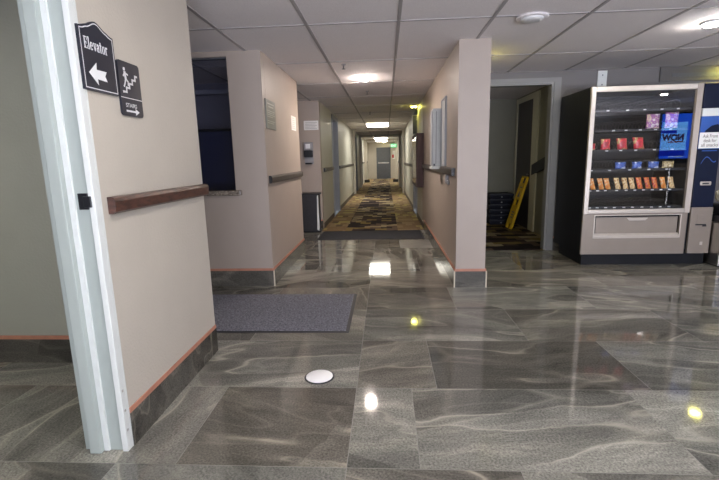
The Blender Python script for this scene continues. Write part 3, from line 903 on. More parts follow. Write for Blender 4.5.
MB().bbox(0.60, 0.690, 9.86, 9.875, 1.86, 2.24, 0.003).build('blade', M['black_plastic'], t)
MB().box(0.69, 0.709, 9.855, 9.88, 1.90, 2.20).build('bracket', M['grey_plastic'], t)

# ------------------------------------------------------------------ mats and the floor disc
def floor_mat(label, x0, x1, y0, y1, pile, edge):
    t = thing('floor_mat', label, 'mat', ((x0 + x1) / 2, (y0 + y1) / 2, 0))
    z = 0.001 if y0 < 8 else 0.001
    mb = MB()
    a = 0.028
    # sloping rubber border
    o = [(x0, y0), (x1, y0), (x1, y1), (x0, y1)]; i = [(x0 + a, y0 + a), (x1 - a, y0 + a), (x1 - a, y1 - a), (x0 + a, y1 - a)]
    vs = [(x, y, z) for x, y in o] + [(x, y, z + 0.006) for x, y in i] + [(x, y, z) for x, y in i]
    mb.add(vs, [(k, (k + 1) % 4, 4 + (k + 1) % 4, 4 + k) for k in range(4)] + [(0, 8, 9, 1), (1, 9, 10, 2), (2, 10, 11, 3), (3, 11, 8, 0)] + [(4 + k, 4 + (k + 1) % 4, 8 + (k + 1) % 4, 8 + k) for k in range(4)])
    mb.build('rubber_border', M[edge], t)
    MB().bbox(x0 + a, x1 - a, y0 + a, y1 - a, z, z + 0.010, 0.003).build('pile', M[pile], t)
floor_mat('charcoal speckled entrance mat on the stone floor in front of the reception window', -2.25, -0.305, 3.215, 4.22, 'mat_pile', 'mat_rubber')
floor_mat('dark grey runner mat lying across the start of the carpeted corridor', -1.20, 0.645, 7.25, 8.13, 'mat_pile_dark', 'mat_rubber')
t = thing('floor_outlet_cover', 'round white cover with a dark rim set in the stone floor', 'cover', (-0.433, 2.512, 0))
MB().lathe([(0.094, 0.0006), (0.094, 0.003), (0.088, 0.005), (0.060, 0.005)], -0.433, 2.514, 0, 40).build('rim', M['black_plastic'], t)
MB().lathe([(0.084, 0.0052), (0.084, 0.0068), (0.082, 0.0074)], -0.433, 2.512, 0, 40).build('disc', simple('white_cap', (0.95, 0.95, 0.96), 0.4, var=0.01), t)

# ------------------------------------------------------------------ ceiling fittings
def can(x, y, label, mat='can_white', r=0.062, group=None):
    t = thing('ceiling_light', label, 'ceiling light', (x, y, CEIL), group)
    MB().lathe([(r + 0.022, 0.0), (r + 0.022, -0.006), (r + 0.010, -0.012), (r, -0.012)], x, y, CEIL - 0.0065, 36).build('trim_ring', M['lamp_trim'], t)
    MB().lathe([(r, -0.0122), (r * 0.98, -0.019), (r * 0.80, -0.027)], x, y, CEIL - 0.0065, 36).build('lens', M[mat], t)
    return t
can(-0.283, 6.27, 'round white ceiling light above the near end of the corridor', 'can_rose')
can(2.83, 4.22, 'round white ceiling light in front of the vending machine')
can(0.70 - 0.085, 9.70, 'small yellowish ceiling light beside the right corridor wall', 'can_yellow', 0.06)
can(1.10, 5.17, 'small yellowish ceiling light just behind the pillar edge', 'can_yellow', 0.06)
can(4.45, 6.05, 'small yellowish ceiling light above the right end of the vending machine', 'can_yellow', 0.07)
can(-0.1, 29.6, 'small yellowish ceiling light over the grey corridor end door', 'can_end', 0.07)
for (x, y) in ((-0.2, 1.2), (5.3, 1.68), (0.9, -1.6), (3.2, -2.2), (8.4, -1.6)):  # out-of-view lights added to brighten the room; one shows in the vending glass
    can(x, y, 'round white ceiling light out of view in the lobby behind the camera', group='lobby lights behind the camera')
def troffer(x0, x1, y0, y1, label, mat='troffer'):
    t = thing('ceiling_panel_light', label, 'ceiling light', ((x0 + x1) / 2, (y0 + y1) / 2, CEIL))
    z = CEIL - 0.0065
    MB().box(x0 - 0.02, x0, y0 - 0.02, y1 + 0.02, z - 0.02, z).box(x1, x1 + 0.02, y0 - 0.02, y1 + 0.02, z - 0.02, z).box(x0, x1, y0 - 0.02, y0, z - 0.02, z).box(x0, x1, y1, y1 + 0.02, z - 0.02, z).build('frame', M['lamp_trim'], t)
    MB().box(x0, x1, y0, y1, z - 0.014, z - 0.001).build('diffuser', M[mat], t)
troffer(-0.60, 0.10, 14.0, 15.4, 'rectangular lit ceiling panel in the corridor, nearest of three')
troffer(-0.60, 0.10, 23.5, 24.9, 'rectangular lit ceiling panel in the corridor, second of three')
troffer(-0.60, 0.10, 27.2, 28.6, 'rectangular lit ceiling panel in the corridor, farthest of three')
troffer(-3.6, -2.9, 0.2, 1.6, 'rectangular lit ceiling panel in the side room left of the white door frame', 'troffer_dim')
troffer(-3.15, -2.7, 4.80, 5.6, 'dim ceiling panel added out of view to brighten the reception office', 'office_fill')  # hidden panel added to brighten the office behind the glass
troffer(0.4, 1.1, -0.6, 0.8, 'rectangular cool ceiling panel added out of view above the camera', 'troffer_fill')  # unseen lobby panel added to brighten the walls and floor
def sprinkler(x, y, label):
    t = thing('sprinkler', label, 'sprinkler', (x, y, CEIL))
    MB().lathe([(0.028, 0.0), (0.026, -0.008), (0.010, -0.010)], x, y, CEIL - 0.0008, 20).build('escutcheon', M['grey_plastic'], t)
    mb = MB().tube([(x, y, CEIL - 0.010), (x, y, CEIL - 0.05)], 0.007)
    mb.lathe([(0.022, -0.050), (0.022, -0.054)], x, y, CEIL, 16)
    mb.build('head', M['frame_dark'], t)
can(1.40, 7.60, 'small yellowish ceiling light added out of view in the stairwell', 'can_stair_fill', 0.07)  # hidden lamp added to lift the dark stairwell
sprinkler(-0.48, 5.36, 'dark sprinkler head on the ceiling, nearest of the three')
sprinkler(-0.29, 7.44, 'dark sprinkler head on the ceiling just past the round corridor light')
sprinkler(-0.36, 10.7, 'dark sprinkler head on the ceiling deeper in the corridor')
t = thing('smoke_detector', 'round white smoke detector on the ceiling above the pillar', 'smoke detector', (1.18, 3.83, CEIL))
MB().lathe([(0.125, 0.0), (0.125, -0.008), (0.112, -0.014)], 1.185, 3.83, CEIL - 0.0065, 40).build('base', M['ceiling'], t)
MB().lathe([(0.090, -0.0142), (0.085, -0.026), (0.05, -0.033)], 1.185, 3.83, CEIL - 0.0065, 40).build('cap', M['lamp_trim'], t)

# ------------------------------------------------------------------ stairwell doorway
o = bpy.data.objects.new('door_9', None); COL.objects.link(o); o['kind'] = 'structure'
mb = MB().box(DX0 - 0.055, DX0 + 0.03, 6.222, 6.239, 0.001, DZ + 0.055).box(DX1 - 0.004, DX1 + 0.085, 6.222, 6.239, 0.001, DZ + 0.055).box(DX0 + 0.03, DX1 - 0.004, 6.222, 6.239, DZ - 0.005, DZ + 0.055)
struct(mb, 'casing', M['trim_grey'], o)
mb = MB().box(DX0 + 0.001, DX0 + 0.03, 6.2395, 6.362, 0.006, DZ).box(DX1 - 0.03, DX1 - 0.001, 6.2395, 6.362, 0.006, DZ).box(DX0 + 0.03, DX1 - 0.03, 6.2395, 6.362, DZ - 0.03, DZ - 0.001)
struct(mb, 'jamb', M['trim_grey'], o)
# brown door on the stairwell side wall
o = bpy.data.objects.new('door_10', None); COL.objects.link(o); o['kind'] = 'structure'
mb = MB().box(2.572, 2.599, 7.76, 8.04, 0.006, 2.40).box(2.572, 2.599, 8.93, 9.02, 0.006, 2.40).box(2.572, 2.599, 8.04, 8.93, 2.31, 2.40)
struct(mb, 'door_frame', M['stair_trim'], o)
struct(MB().box(2.582, 2.599, 8.042, 8.928, 0.010, 2.308), 'door_leaf', M['door_brown'], o)
mb = MB().lathe([(0.0, 0.0), (0.02, 0.005), (0.024, 0.02), (0.0, 0.04)], 2.555, 8.13, 0.98, 14)
struct(mb, 'door_knob', M['brass'], o)

# folded caution sign leaning on the door
t = thing('caution_sign', 'yellow folded wet floor sign leaning against the brown stairwell door', 'floor sign', (2.27, 8.15, 0))
a = Vector((2.285, 8.16, 0.006)); b = Vector((2.556, 8.16, 0.955))
ax = (b - a).normalized(); wd = Vector((0.05, -1, 0)).normalized(); nm = ax.cross(wd).normalized()
if nm.x > 0: nm = -nm
def fs(off):
    return lambda u, v, n: (a + ax * v + wd * u + nm * (n + off))[:]
Ls = (b - a).length
for kk, off in enumerate((0.0, 0.022)):
    mb = MB()
    f_ = fs(off)
    # two stiles, top and middle bars, two feet
    mb.prism([(-0.15, 0.06), (-0.12, 0.0), (-0.075, 0.0), (-0.07, 0.10), (-0.09, 0.50), (-0.10, Ls), (-0.125, Ls)], f_, 0.0, 0.018)
    mb.prism([(0.15, 0.06), (0.125, Ls), (0.10, Ls), (0.09, 0.50), (0.07, 0.10), (0.075, 0.0), (0.12, 0.0)], f_, 0.0, 0.018)
    mb.prism([(-0.09, 0.10), (0.09, 0.10), (0.09, 0.45), (-0.09, 0.45)], f_, 0.004, 0.014)
    mb.prism([(-0.09, 0.55), (0.09, 0.55), (0.10, 0.86), (-0.10, 0.86)], f_, 0.004, 0.014)
    mb.prism([(-0.10, Ls - 0.03), (0.10, Ls - 0.03), (0.10, Ls), (-0.10, Ls)], f_, 0.0, 0.018)
    mb.build('panel', M['yellow'], t)
mb = MB()
f_ = fs(0.022)
mb.prism([(-0.055, 0.60), (0.055, 0.60), (0.0, 0.72)], f_, 0.014, 0.0155)
for v in (0.20, 0.25, 0.30, 0.77):
    mb.prism([(-0.06, v), (0.06, v), (0.06, v + 0.02), (-0.06, v + 0.02)], f_, 0.014, 0.0155)
mb.build('lettering', M['ink'], t)
MB().tube([(a + ax * (Ls - 0.015) + wd * u + nm * 0.02)[:] for u in (-0.13, 0.13)], 0.016).build('hinge', M['yellow'], t)

# stack of dark trays
def tray_mesh(i):
    mb = MB()
    z0 = 0.0055 + i * 0.101
    x0, x1, y0, y1 = 2.02, 2.475, 8.62, 9.02
    tp = 0.030
    lo = [(x0 + tp, y0 + tp), (x1 - tp, y0 + tp), (x1 - tp, y1 - tp), (x0 + tp, y1 - tp)]
    hi = [(x0, y0), (x1, y0), (x1, y1), (x0, y1)]
    inn = [(x0 + 0.02, y0 + 0.02), (x1 - 0.02, y0 + 0.02), (x1 - 0.02, y1 - 0.02), (x0 + 0.02, y1 - 0.02)]
    vs = [(x, y, z0) for x, y in lo] + [(x, y, z0 + 0.078) for x, y in hi] + [(x, y, z0 + 0.100) for x, y in hi] + [(x, y, z0 + 0.100) for x, y in inn] + [(x, y, z0 + 0.085) for x, y in inn]
    fs_ = [(3, 2, 1, 0)]
    for s in range(4):
        for k in range(4):
            fs_.append((s * 4 + k, s * 4 + (k + 1) % 4, s * 4 + 4 + (k + 1) % 4, s * 4 + 4 + k))
    fs_.append((16, 17, 18, 19))
    return mb.add(vs, fs_)
pos = ['bottom tray of the dark stack', 'second tray up in the dark stack', 'third tray up in the dark stack', 'third tray from the top of the dark stack', 'second tray from the top of the dark stack', 'topmost tray of the dark stack']
for i in range(6):
    t = thing('stacking_tray', pos[i] + ' by the stairwell back wall', 'tray', (2.25, 8.82, 0.0055 + i * 0.101), 'stacked dark trays in the stairwell')
    tray_mesh(i).build('tray', M['tray_navy'], t)
    mb = MB().bbox(2.235, 2.262, 8.632 - 0.014 + 0.012, 8.645, 0.0055 + i * 0.101 + 0.03, 0.0055 + i * 0.101 + 0.062, 0.003)
    mb.build('label_clip', M['grey_plastic'], t)

# ------------------------------------------------------------------ panel and plate on the back wall
t = thing('wall_panel', 'dark grey panel high on the wall above the vending machine', 'panel', (4.5, 6.23, 2.25))
MB().bbox(3.60, 5.6, 6.215, 6.239, 2.245, 2.428, 0.004).build('board', M['panel_dark'], t)
MB().box(3.75, 5.5, 6.211, 6.215, 2.30, 2.345).build('inlay_strip', M['frame_dark'], t)
t = thing('wall_plate', 'narrow white plate with two screws on the wall above the vending machine', 'plate', (2.86, 6.23, 2.2))
MB().prism([(2.800, 2.10), (2.935, 2.10), (2.925, 2.26), (2.928, 2.41), (2.812, 2.41), (2.808, 2.26)], fy(6.239), 0.0, 0.02).build('plate', M['white_edge'], t)
for z in (2.225, 2.345):
    MB().bbox(2.860, 2.876, 6.212, 6.219, z, z + 0.016, 0.003).build('screw', M['frame_dark'], t)

# ------------------------------------------------------------------ vending machine
VX0, VX1, VXC, VY0, VY1 = 2.345, 3.825, 3.545, 5.345, 6.17
ZB, ZT = 0.138, 2.082
t = thing('vending_machine', 'black and silver glass-front snack vending machine against the grey wall', 'vending machine', (3.0, 5.7, 0))
mb = MB()
mb.box(VX0, VX0 + 0.05, VY0, VY1, ZB, ZT)                     # left side
mb.box(VX1 - 0.03, VX1, VY0, VY1, ZB, ZT)                     # right side
mb.box(VX0 + 0.05, VX1 - 0.03, VY0, VY1, ZT - 0.03, ZT)       # top
mb.box(VX0 + 0.05, VX1 - 0.03, VY0, VY1, ZB, ZB + 0.05)       # bottom
mb.box(VX0 + 0.05, VX1 - 0.03, VY1 - 0.04, VY1, ZB, ZT)       # back
mb.box(VXC - 0.02, VXC + 0.03, VY0, VY1, ZB, ZT)              # wall behind the payment column
mb.box(VX0 + 0.05, VXC - 0.02, VY0, VY1, 0.58, 0.63)          # floor of the display
mb.build('cabinet', M['vend_black'], t)
MB().box(VX0 + 0.03, VX1 - 0.02, VY0 + 0.01, VY1 - 0.12, 0.001, ZB - 0.001).build('kick_base', M['vend_black'], t)
mb = MB().box(VX0 + 0.051, VXC - 0.021, 6.03, 6.129, 0.631, ZT - 0.031)
mb.build('display_lining', M['vend_in'], t)
# silver door frame
fw = 0.052
dz0 = 0.632
mb = MB()
mb.bbox(VX0, VX0 + fw, 5.305, VY0 - 0.001, dz0, ZT, 0.006).bbox(VX0 + fw, VXC - fw, 5.305, VY0 - 0.001, ZT - 0.058, ZT, 0.006).bbox(VX0 + fw, VXC - fw, 5.305, VY0 - 0.001, dz0, dz0 + 0.05, 0.006)
mb.build('door_frame', M['vend_frame'], t)
mb = MB().prism([(VXC - fw, 5.305), (VXC, 5.29), (VXC + 0.035, VY0 - 0.001), (VXC - fw, VY0 - 0.001)], lambda u, v, n: (u, v, n), dz0, ZT)
mb.build('door_edge', M['vend_silver'], t)
MB().box(VX0 + fw - 0.002, VXC - fw + 0.002, 5.325, 5.330, dz0 + 0.048, ZT - 0.056).build('door_glass', M['vend_glass'], t)
# lower silver front with delivery hatch
LX0, LX1 = VX0, VXC - 0.004
hx0, hx1, hz0, hz1 = 2.487, 3.466, 0.345, 0.606
mb = MB()
mb.box(LX0, hx0, 5.315, VY0 - 0.001, ZB, dz0 - 0.002).box(hx1, LX1, 5.315, VY0 - 0.001, ZB, dz0 - 0.002).box(hx0, hx1, 5.315, VY0 - 0.001, ZB, hz0).box(hx0, hx1, 5.315, VY0 - 0.001, hz1, dz0 - 0.002)
mb.build('lower_front', M['vend_silver'], t)
h = MB().box(hx0 + 0.02, hx1 - 0.02, 5.333, 5.3435, hz0 + 0.045, hz1 - 0.02).build('delivery_flap', M['vend_silver'], t)
mb = MB().prism([(2.86, 0.575), (3.10, 0.575), (3.07, 0.545), (2.89, 0.545)], fy(5.333), 0.0, 0.014)
mb.build('flap_handle', M['vend_frame'], h)
mb = MB().prism([(5.312, hz0 + 0.002), (5.312, hz0 + 0.022), (5.333, hz0 + 0.044), (5.343, hz0 + 0.044), (5.343, hz0 + 0.002)], lambda u, v, n: (n, u, v), hx0 + 0.001, hx1 - 0.001)
mb.build('hatch_ledge', M['vend_frame'], t)
mb = MB().bbox(hx0 - 0.012, hx0 + 0.002, 5.311, 5.316, hz0 - 0.01, hz1 + 0.012, 0.002).bbox(hx1 - 0.002, hx1 + 0.012, 5.311, 5.316, hz0 - 0.01, hz1 + 0.012, 0.002).bbox(hx0, hx1, 5.311, 5.316, hz1, hz1 + 0.012, 0.002).bbox(hx0, hx1, 5.311, 5.316, hz0 - 0.012, hz0, 0.002)
mb.build('hatch_rim', M['vend_frame'], t)
# shelves with coils and tags
shelf_z = [1.828, 1.602, 1.372, 1.145, 0.905, 0.700]
tags = [[2.58, 2.80, 2.99, 3.18, 3.36], [2.66, 2.80, 2.96, 3.13, 3.30], [2.60, 2.76, 2.93, 3.14, 3.34], [2.44, 2.65, 2.88, 3.10, 3.30], [2.44, 2.53, 2.62, 2.75, 2.86, 2.96, 3.06, 3.16, 3.26, 3.36], [2.45, 2.54, 2.64, 2.74, 2.85, 2.95, 3.06, 3.17, 3.27, 3.37]]
for i, z in enumerate(shelf_z):
    s = MB().box(VX0 + 0.055, VXC - 0.025, 5.405, 6.02, z - 0.012, z).box(VX0 + 0.055, VXC - 0.025, 5.398, 5.405, z - 0.020, z + 0.008).build('shelf', M['vend_in'], t)
    for x in tags[i]:
        MB().bbox(x - 0.016, x + 0.016, 5.393, 5.398, z - 0.011, z + 0.001, 0.001).build('price_tag', M['tag_white'], s)
        r = 0.05 if i < 4 else 0.032
        pts = []
        for k in range(0, 61):
            an = 2 * math.pi * k / 10
            pts.append((x + r * math.sin(an), 5.42 + 0.008 * k, z + r + 0.004 - r * math.cos(an)))
        MB().tube(pts, 0.0025, 5).build('coil', M['coil'], s)
MB().box(VX0 + 0.07, VXC - 0.07, 5.348, 5.372, ZT - 0.043, ZT - 0.033).build('light_strip', M['led_strip'], t)
# payment column
CX0, CX1 = VXC + 0.037, VX1
def colbox(z0, z1, y=5.325):
    return MB().bbox(CX0, CX1, y, VY0 - 0.001, z0, z1, 0.004)
pc = colbox(0.690, 1.359).build('payment_panel', M['navy'], t)
colbox(1.360, 1.725).build('blue_panel', M['blue'], t)
colbox(1.726, 1.812, 5.320).build('white_band', M['white_edge'], t)
colbox(1.813, ZT).build('upper_panel', M['navy'], t)
colbox(ZB, 0.688, 5.315).build('coin_panel', M['vend_silver'], t)
mb = MB().prism([(3.64, 1.57), (3.70, 1.62), (3.76, 1.635), (3.80, 1.62), (3.80, 1.545), (3.63, 1.545)], fy(5.325), 0.0, 0.003)
mb.build('swoosh_graphic', M['navy'], t)
mb = MB()
for k in range(12):
    u0 = 3.63 + k * 0.0135; v0 = 1.19 + 0.05 * math.sin(k * 0.42) + 0.006 * k
    u1 = u0 + 0.0135; v1 = 1.19 + 0.05 * math.sin((k + 1) * 0.42) + 0.006 * (k + 1)
    mb.prism([(u0, v0), (u1, v1), (u1, v1 + 0.012), (u0, v0 + 0.012)], fy(5.325), 0.0, 0.002)
mb.bbox(3.625, 3.79, 5.323, 5.3255, 1.335, 1.347, 0.0005)
mb.build('panel_graphic', M['blue'], pc)
MB().bbox(3.645, 3.765, 5.312, 5.3255, 0.945, 0.990, 0.010, 3).build('card_slot', M['vend_frame'], pc)
MB().bbox(3.665, 3.735, 5.308, 5.3125, 0.960, 0.975, 0.002).build('slot_mouth', M['black_plastic'], pc)
mb = MB().box(3.655, 3.755, 5.312, 5.3155, 0.50, 0.60)
mb.build('coin_door', M['vend_silver'], t)
mb = MB().box(3.640, 3.760, 5.3105, 5.3125, 0.478, 0.492).box(3.72, 3.765, 5.3105, 5.3125, 0.462, 0.478)
mb.build('coin_slot', M['black_plastic'], t)
MB().bbox(3.715, 3.745, 5.3125, 5.3155, 0.24, 0.28, 0.001).build('lock', M['vend_frame'], t)

t = thing('paper_notice', 'paper note reading Ask Front desk for all snacks taped to the vending machine', 'paper', (3.70, 5.32, 1.36))
MB().box(3.578, 3.815, 5.3185, 5.3195, 1.368, 1.545).build('sheet', M['paper'], t)
mb = MB()
for k, (s, w_) in enumerate((('Ask Front', 0.165), ('desk for', 0.14), ('all snacks', 0.185))):
    add_text(mb, s, 0.052, fy(5.3185), 0.0008, 3.696 - w_ / 2, 1.490 - 0.050 * k - 0.004, width=w_, offset=0.0006)
mb.build('lettering', M['ink'], t)

# snacks: pillow bags and bars standing on the shelves
def snack_mat(name, cols, sc, rough=0.3):
    m, nt, b = new_mat(name)
    b.inputs['Roughness'].default_value = rough
    tc = N(nt, 'ShaderNodeTexCoord').outputs['Object']
    f = noise(nt, tc, sc, 2, 0.5)
    k = len(cols)
    nt.links.new(ramp(nt, f, [(0.30 + 0.4 * i / max(1, k - 1) * 1.0, c) for i, c in enumerate(cols)], 'CONSTANT'), b.inputs['Base Color'])
    return m
SM = {
 'red': snack_mat('red_foil', [(0.45, 0.03, 0.05), (0.62, 0.05, 0.07), (0.60, 0.42, 0.20), (0.55, 0.05, 0.07)], 16),
 'purple': snack_mat('purple_foil', [(0.62, 0.58, 0.60), (0.30, 0.10, 0.32), (0.62, 0.50, 0.36), (0.45, 0.20, 0.40)], 26),
 'blue': snack_mat('blue_foil', [(0.05, 0.10, 0.38), (0.06, 0.14, 0.50), (0.65, 0.70, 0.85), (0.05, 0.10, 0.40)], 26),
 'gold': snack_mat('gold_foil', [(0.35, 0.27, 0.10), (0.60, 0.50, 0.28), (0.18, 0.12, 0.06), (0.62, 0.55, 0.35)], 30),
 'orange': snack_mat('orange_foil', [(0.70, 0.22, 0.03), (0.80, 0.30, 0.06), (0.75, 0.55, 0.30), (0.55, 0.14, 0.03)], 30),
 'redbar': snack_mat('red_bar_foil', [(0.60, 0.05, 0.05), (0.75, 0.25, 0.05), (0.50, 0.04, 0.06), (0.75, 0.50, 0.2)], 30),
 'tan': snack_mat('tan_foil', [(0.70, 0.50, 0.22), (0.80, 0.62, 0.35), (0.45, 0.22, 0.06), (0.75, 0.55, 0.25)], 30),
}
def bag_mesh(w, h, d, tilt=0.0, nx=10, nz=12):
    mb = MB(); vs = []; fs_ = []
    for side in (1, -1):
        for j in range(nz + 1):
            for i in range(nx + 1):
                u = i / nx * 2 - 1; v = j / nz * 2 - 1
                vv = max(0.0, 1 - abs(v) ** 3.0) ; uu = max(0.0, 1 - abs(u) ** 2.5)
                th = d / 2 * math.sqrt(max(0, vv * uu)) + 0.0008
                wx = w / 2 * u * (1 - 0.07 * (1 - abs(v)) )
                cr = 0.002 * math.sin(i * 2.4) if abs(v) > 0.85 else 0.0
                vs.append((wx + tilt * v * h / 2, -side * (th + cr), h / 2 + h / 2 * v))
    n = (nx + 1) * (nz + 1)
    for s in (0, 1):
        for j in range(nz):
            for i in range(nx):
                a = s * n + j * (nx + 1) + i
                fs_.append((a, a + 1, a + nx + 2, a + nx + 1))
    for i in range(nx):
        fs_.append((i, i + 1, n + i + 1, n + i)); a = nz * (nx + 1) + i; fs_.append((a, a + 1, n + a + 1, n + a))
    for j in range(nz):
        a = j * (nx + 1); fs_.append((a, a + nx + 1, n + a + nx + 1, n + a)); a += nx; fs_.append((a, a + nx + 1, n + a + nx + 1, n + a))
    return mb.add(vs, fs_, 0, True)
def snack(name, cat, x, zsh, w, h, d, mat, label, group, tilt=0.0, y=5.455):
    o = bag_mesh(w, h, d, tilt).build(name, SM[mat], loc=(x, y, zsh + 0.0015))
    return tag(o, label, cat, group)
g = 'red snack bags on the third shelf of the vending machine'
for x, w_, hh, lb, ti in ((2.452, 0.08, 0.085, 'small red snack bag at the left end of the third vending shelf', 0.0), (2.607, 0.112, 0.135, 'red snack bag second from the left on the third vending shelf', -0.05), (2.797, 0.118, 0.135, 'red snack bag third from the left on the third vending shelf', -0.16), (2.985, 0.122, 0.142, 'red snack bag at the right of the third vending shelf', -0.20)):
    snack('snack_bag', 'snack bag', x, shelf_z[2], w_, hh, 0.05, 'red', lb, g, ti)
snack('snack_bag', 'snack bag', 3.125, shelf_z[1], 0.155, 0.175, 0.05, 'purple', 'purple and white snack bag on the second vending shelf', None)
snack('snack_bag', 'snack bag', 3.335, shelf_z[1], 0.150, 0.190, 0.05, 'purple', 'purple and white snack bag behind the blue screen reflection', None)
g = 'cookie packs on the fourth shelf of the vending machine'
for x, mt, w_, lb in ((2.800, 'blue', 0.125, 'blue cookie pack at the left of the fourth vending shelf'), (2.990, 'blue', 0.115, 'blue cookie pack second on the fourth vending shelf'), (3.180, 'blue', 0.125, 'blue cookie pack third on the fourth vending shelf'), (3.345, 'gold', 0.135, 'gold cookie pack at the right end of the fourth vending shelf')):
    snack('cookie_pack', 'cookie pack', x, shelf_z[3], w_, 0.085, 0.05, mt, lb, g)
g = 'candy bars on the fifth shelf of the vending machine'
names = ['first', 'second', 'third', 'fourth', 'fifth', 'sixth', 'seventh', 'eighth', 'ninth', 'tenth', 'eleventh']
for i, (x, mt, cn) in enumerate(((2.478, 'orange', 'orange'), (2.580, 'orange', 'orange'), (2.655, 'orange', 'orange'), (2.772, 'tan', 'tan'), (2.862, 'tan', 'tan'), (2.942, 'tan', 'tan'), (3.028, 'redbar', 'red'), (3.120, 'redbar', 'red'), (3.205, 'redbar', 'red'), (3.300, 'orange', 'orange'), (3.395, 'tan', 'tan'))):
    snack('candy_bar', 'candy bar', x, shelf_z[4], 0.062, 0.140, 0.024, mt, '%s candy bar, %s from the left on the fifth vending shelf' % (cn, names[i]), g, -0.28, 5.44)

# ------------------------------------------------------------------ steel bin beside the machine
t = thing('steel_bin', 'brushed steel bin with a black lid right of the vending machine', 'bin', (4.05, 5.35, 0))
MB().bbox(3.838, 4.26, 5.16, 5.56, 0.018, 0.515, 0.008).build('body', M['steel'], t)
MB().box(3.85, 4.25, 5.18, 5.55, 0.001, 0.018).build('base', M['black_plastic'], t)
MB().bbox(3.842, 4.265, 5.155, 5.565, 0.516, 0.60, 0.012).bbox(3.87, 4.24, 5.19, 5.54, 0.60, 0.72, 0.03).build('lid', M['black_plastic'], t)
t = thing('paper_bag', 'crumpled white and tan paper bag lying on the black bin lid', 'paper bag', (4.0, 5.35, 0.722))
bm = bmesh.new(); bmesh.ops.create_icosphere(bm, subdivisions=3, radius=1)
for v in bm.verts:
    r_ = 1 + 0.07 * math.sin(7 * v.co.x + 3 * v.co.z) + 0.06 * math.sin(9 * v.co.y - 5 * v.co.z) + random.uniform(-0.025, 0.025)
    v.co = Vector((4.03 + v.co.x * 0.145 * r_, 5.36 + v.co.y * 0.12 * r_, 0.722 + max(0.0, (v.co.z * 0.5 + 0.42)) * 0.21 * r_))
mb = MB().add([v.co[:] for v in bm.verts], [[v.index for v in f.verts] for f in bm.faces]); bm.free()
mb.build('bag', simple('crumpled_paper', (0.75, 0.72, 0.62), 0.7, vscale=12, col2=(0.5, 0.38, 0.14)), t)

# ------------------------------------------------------------------ lobby display screen, seen mirrored in the vending glass
DY = 0.0
t = thing('display_screen', 'tall blue lobby screen reading NOW, seen mirrored in the vending machine glass', 'screen', (6.66, DY, 0))
def sx(px): return 6.321 + (px - 663.0) / 31.0 * 0.68
def sz(py): return 2.18 - (py - 114.0) / 46.0 * 1.03
def flat(mb, px0, px1, py0, py1, n, mi=0):
    xa, xb = sorted((sx(px0), sx(px1))); za, zb = sorted((sz(py0), sz(py1)))
    mb.prism([(-xb, za), (-xa, za), (-xa, zb), (-xb, zb)], fyp(DY), n - 0.001, n, mi)
    return mb
MB().bbox(sx(661.5), sx(695), DY - 0.06, DY, 1.07, 2.215, 0.006).build('housing', M['black_plastic'], t)
E_ = 0.8
flat(MB(), 662.5, 694, 113.8, 158.5, 0.002).build('blue_field', emit('screen_blue', (0.015, 0.12, 1.0), 3.2 * E_), t)
flat(MB(), 663, 688.7, 122, 150, 0.004).build('light_field', emit('screen_light_blue', (0.13, 0.42, 1.0), 5.0 * E_), t)
mb = flat(MB(), 663, 678, 130, 133.2, 0.006); flat(mb, 662.5, 688, 150, 156, 0.006)
mb.build('dark_bars', emit('screen_dark_blue', (0.005, 0.03, 0.75), 2.0 * E_), t)
mb = MB()
vs, fs_ = text_mb('NOW', 0.195, 0.011)
x0 = min(v[0] for v in vs); x1 = max(v[0] for v in vs); y0 = min(v[1] for v in vs)
kx = (sx(685.7) - sx(663.4)) / (x1 - x0)
mb.add([fyp(DY)(-sx(685.7) + (x - x0) * kx, sz(140.8) + (y - y0), 0.007) for x, y in vs], fs_)
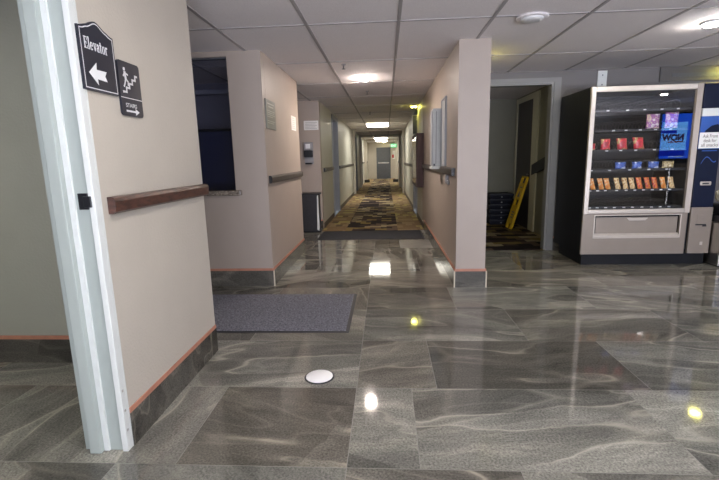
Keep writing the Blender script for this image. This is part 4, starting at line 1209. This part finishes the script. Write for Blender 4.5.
mb.build('lettering', emit('screen_letters', (0.10, 0.0, 0.14), 0.5), t)
flat(MB(), 670, 685, 141.2, 142.5, 0.007).build('red_bar', emit('screen_red', (0.30, 0.0, 0.03), 1.0), t)
flat(MB(), 672, 686.5, 156.2, 157.0, 0.007).build('white_line', emit('screen_white', (0.5, 0.7, 1.0), 2.0), t)
MB().box(6.60, 6.72, DY - 0.05, DY - 0.01, 0.02, 1.07).build('post', M['steel'], t)
MB().bbox(6.40, 6.92, DY - 0.22, DY + 0.16, 0.001, 0.02, 0.004).build('foot', M['steel'], t)

# ------------------------------------------------------------------ camera, world, view
F_PX = 435.18
yaw, pit, rol = 0.0635857815, 0.183425613, -0.024346423
cy, sy = math.cos(yaw), math.sin(yaw); cp, sp = math.cos(pit), math.sin(pit)
fwv = Vector((-sy * cp, cy * cp, -sp)); rt = Vector((cy, sy, 0)); up = rt.cross(fwv)
r2 = rt * math.cos(rol) + up * math.sin(rol); u2 = up * math.cos(rol) - rt * math.sin(rol)
cam = bpy.data.cameras.new('camera'); co = bpy.data.objects.new('camera', cam); COL.objects.link(co)
mw = Matrix((r2, u2, -fwv)).transposed().to_4x4(); mw.translation = Vector((0, 0, 1.34))
co.matrix_world = mw
cam.sensor_fit = 'HORIZONTAL'; cam.sensor_width = 36.0; cam.lens = 36.0 * F_PX / 719.0
cam.clip_start = 0.02; cam.clip_end = 200
SC.camera = co

wd_ = bpy.data.worlds.new('world'); SC.world = wd_; wd_.use_nodes = True
wd_.node_tree.nodes['Background'].inputs[0].default_value = (0.5, 0.55, 0.6, 1)
wd_.node_tree.nodes['Background'].inputs[1].default_value = 0.3

vs_ = SC.view_settings
SC.display_settings.display_device = 'sRGB'
vs_.view_transform = 'Standard'; vs_.look = 'None'; vs_.gamma = 1.0; vs_.exposure = 0.2
try:
    vs_.use_curve_mapping = False
    SC.cycles.use_denoising = True
    SC.cycles.max_bounces = 10; SC.cycles.diffuse_bounces = 6; SC.cycles.transparent_max_bounces = 12
    SC.cycles.sample_clamp_indirect = 8.0
except Exception:
    pass
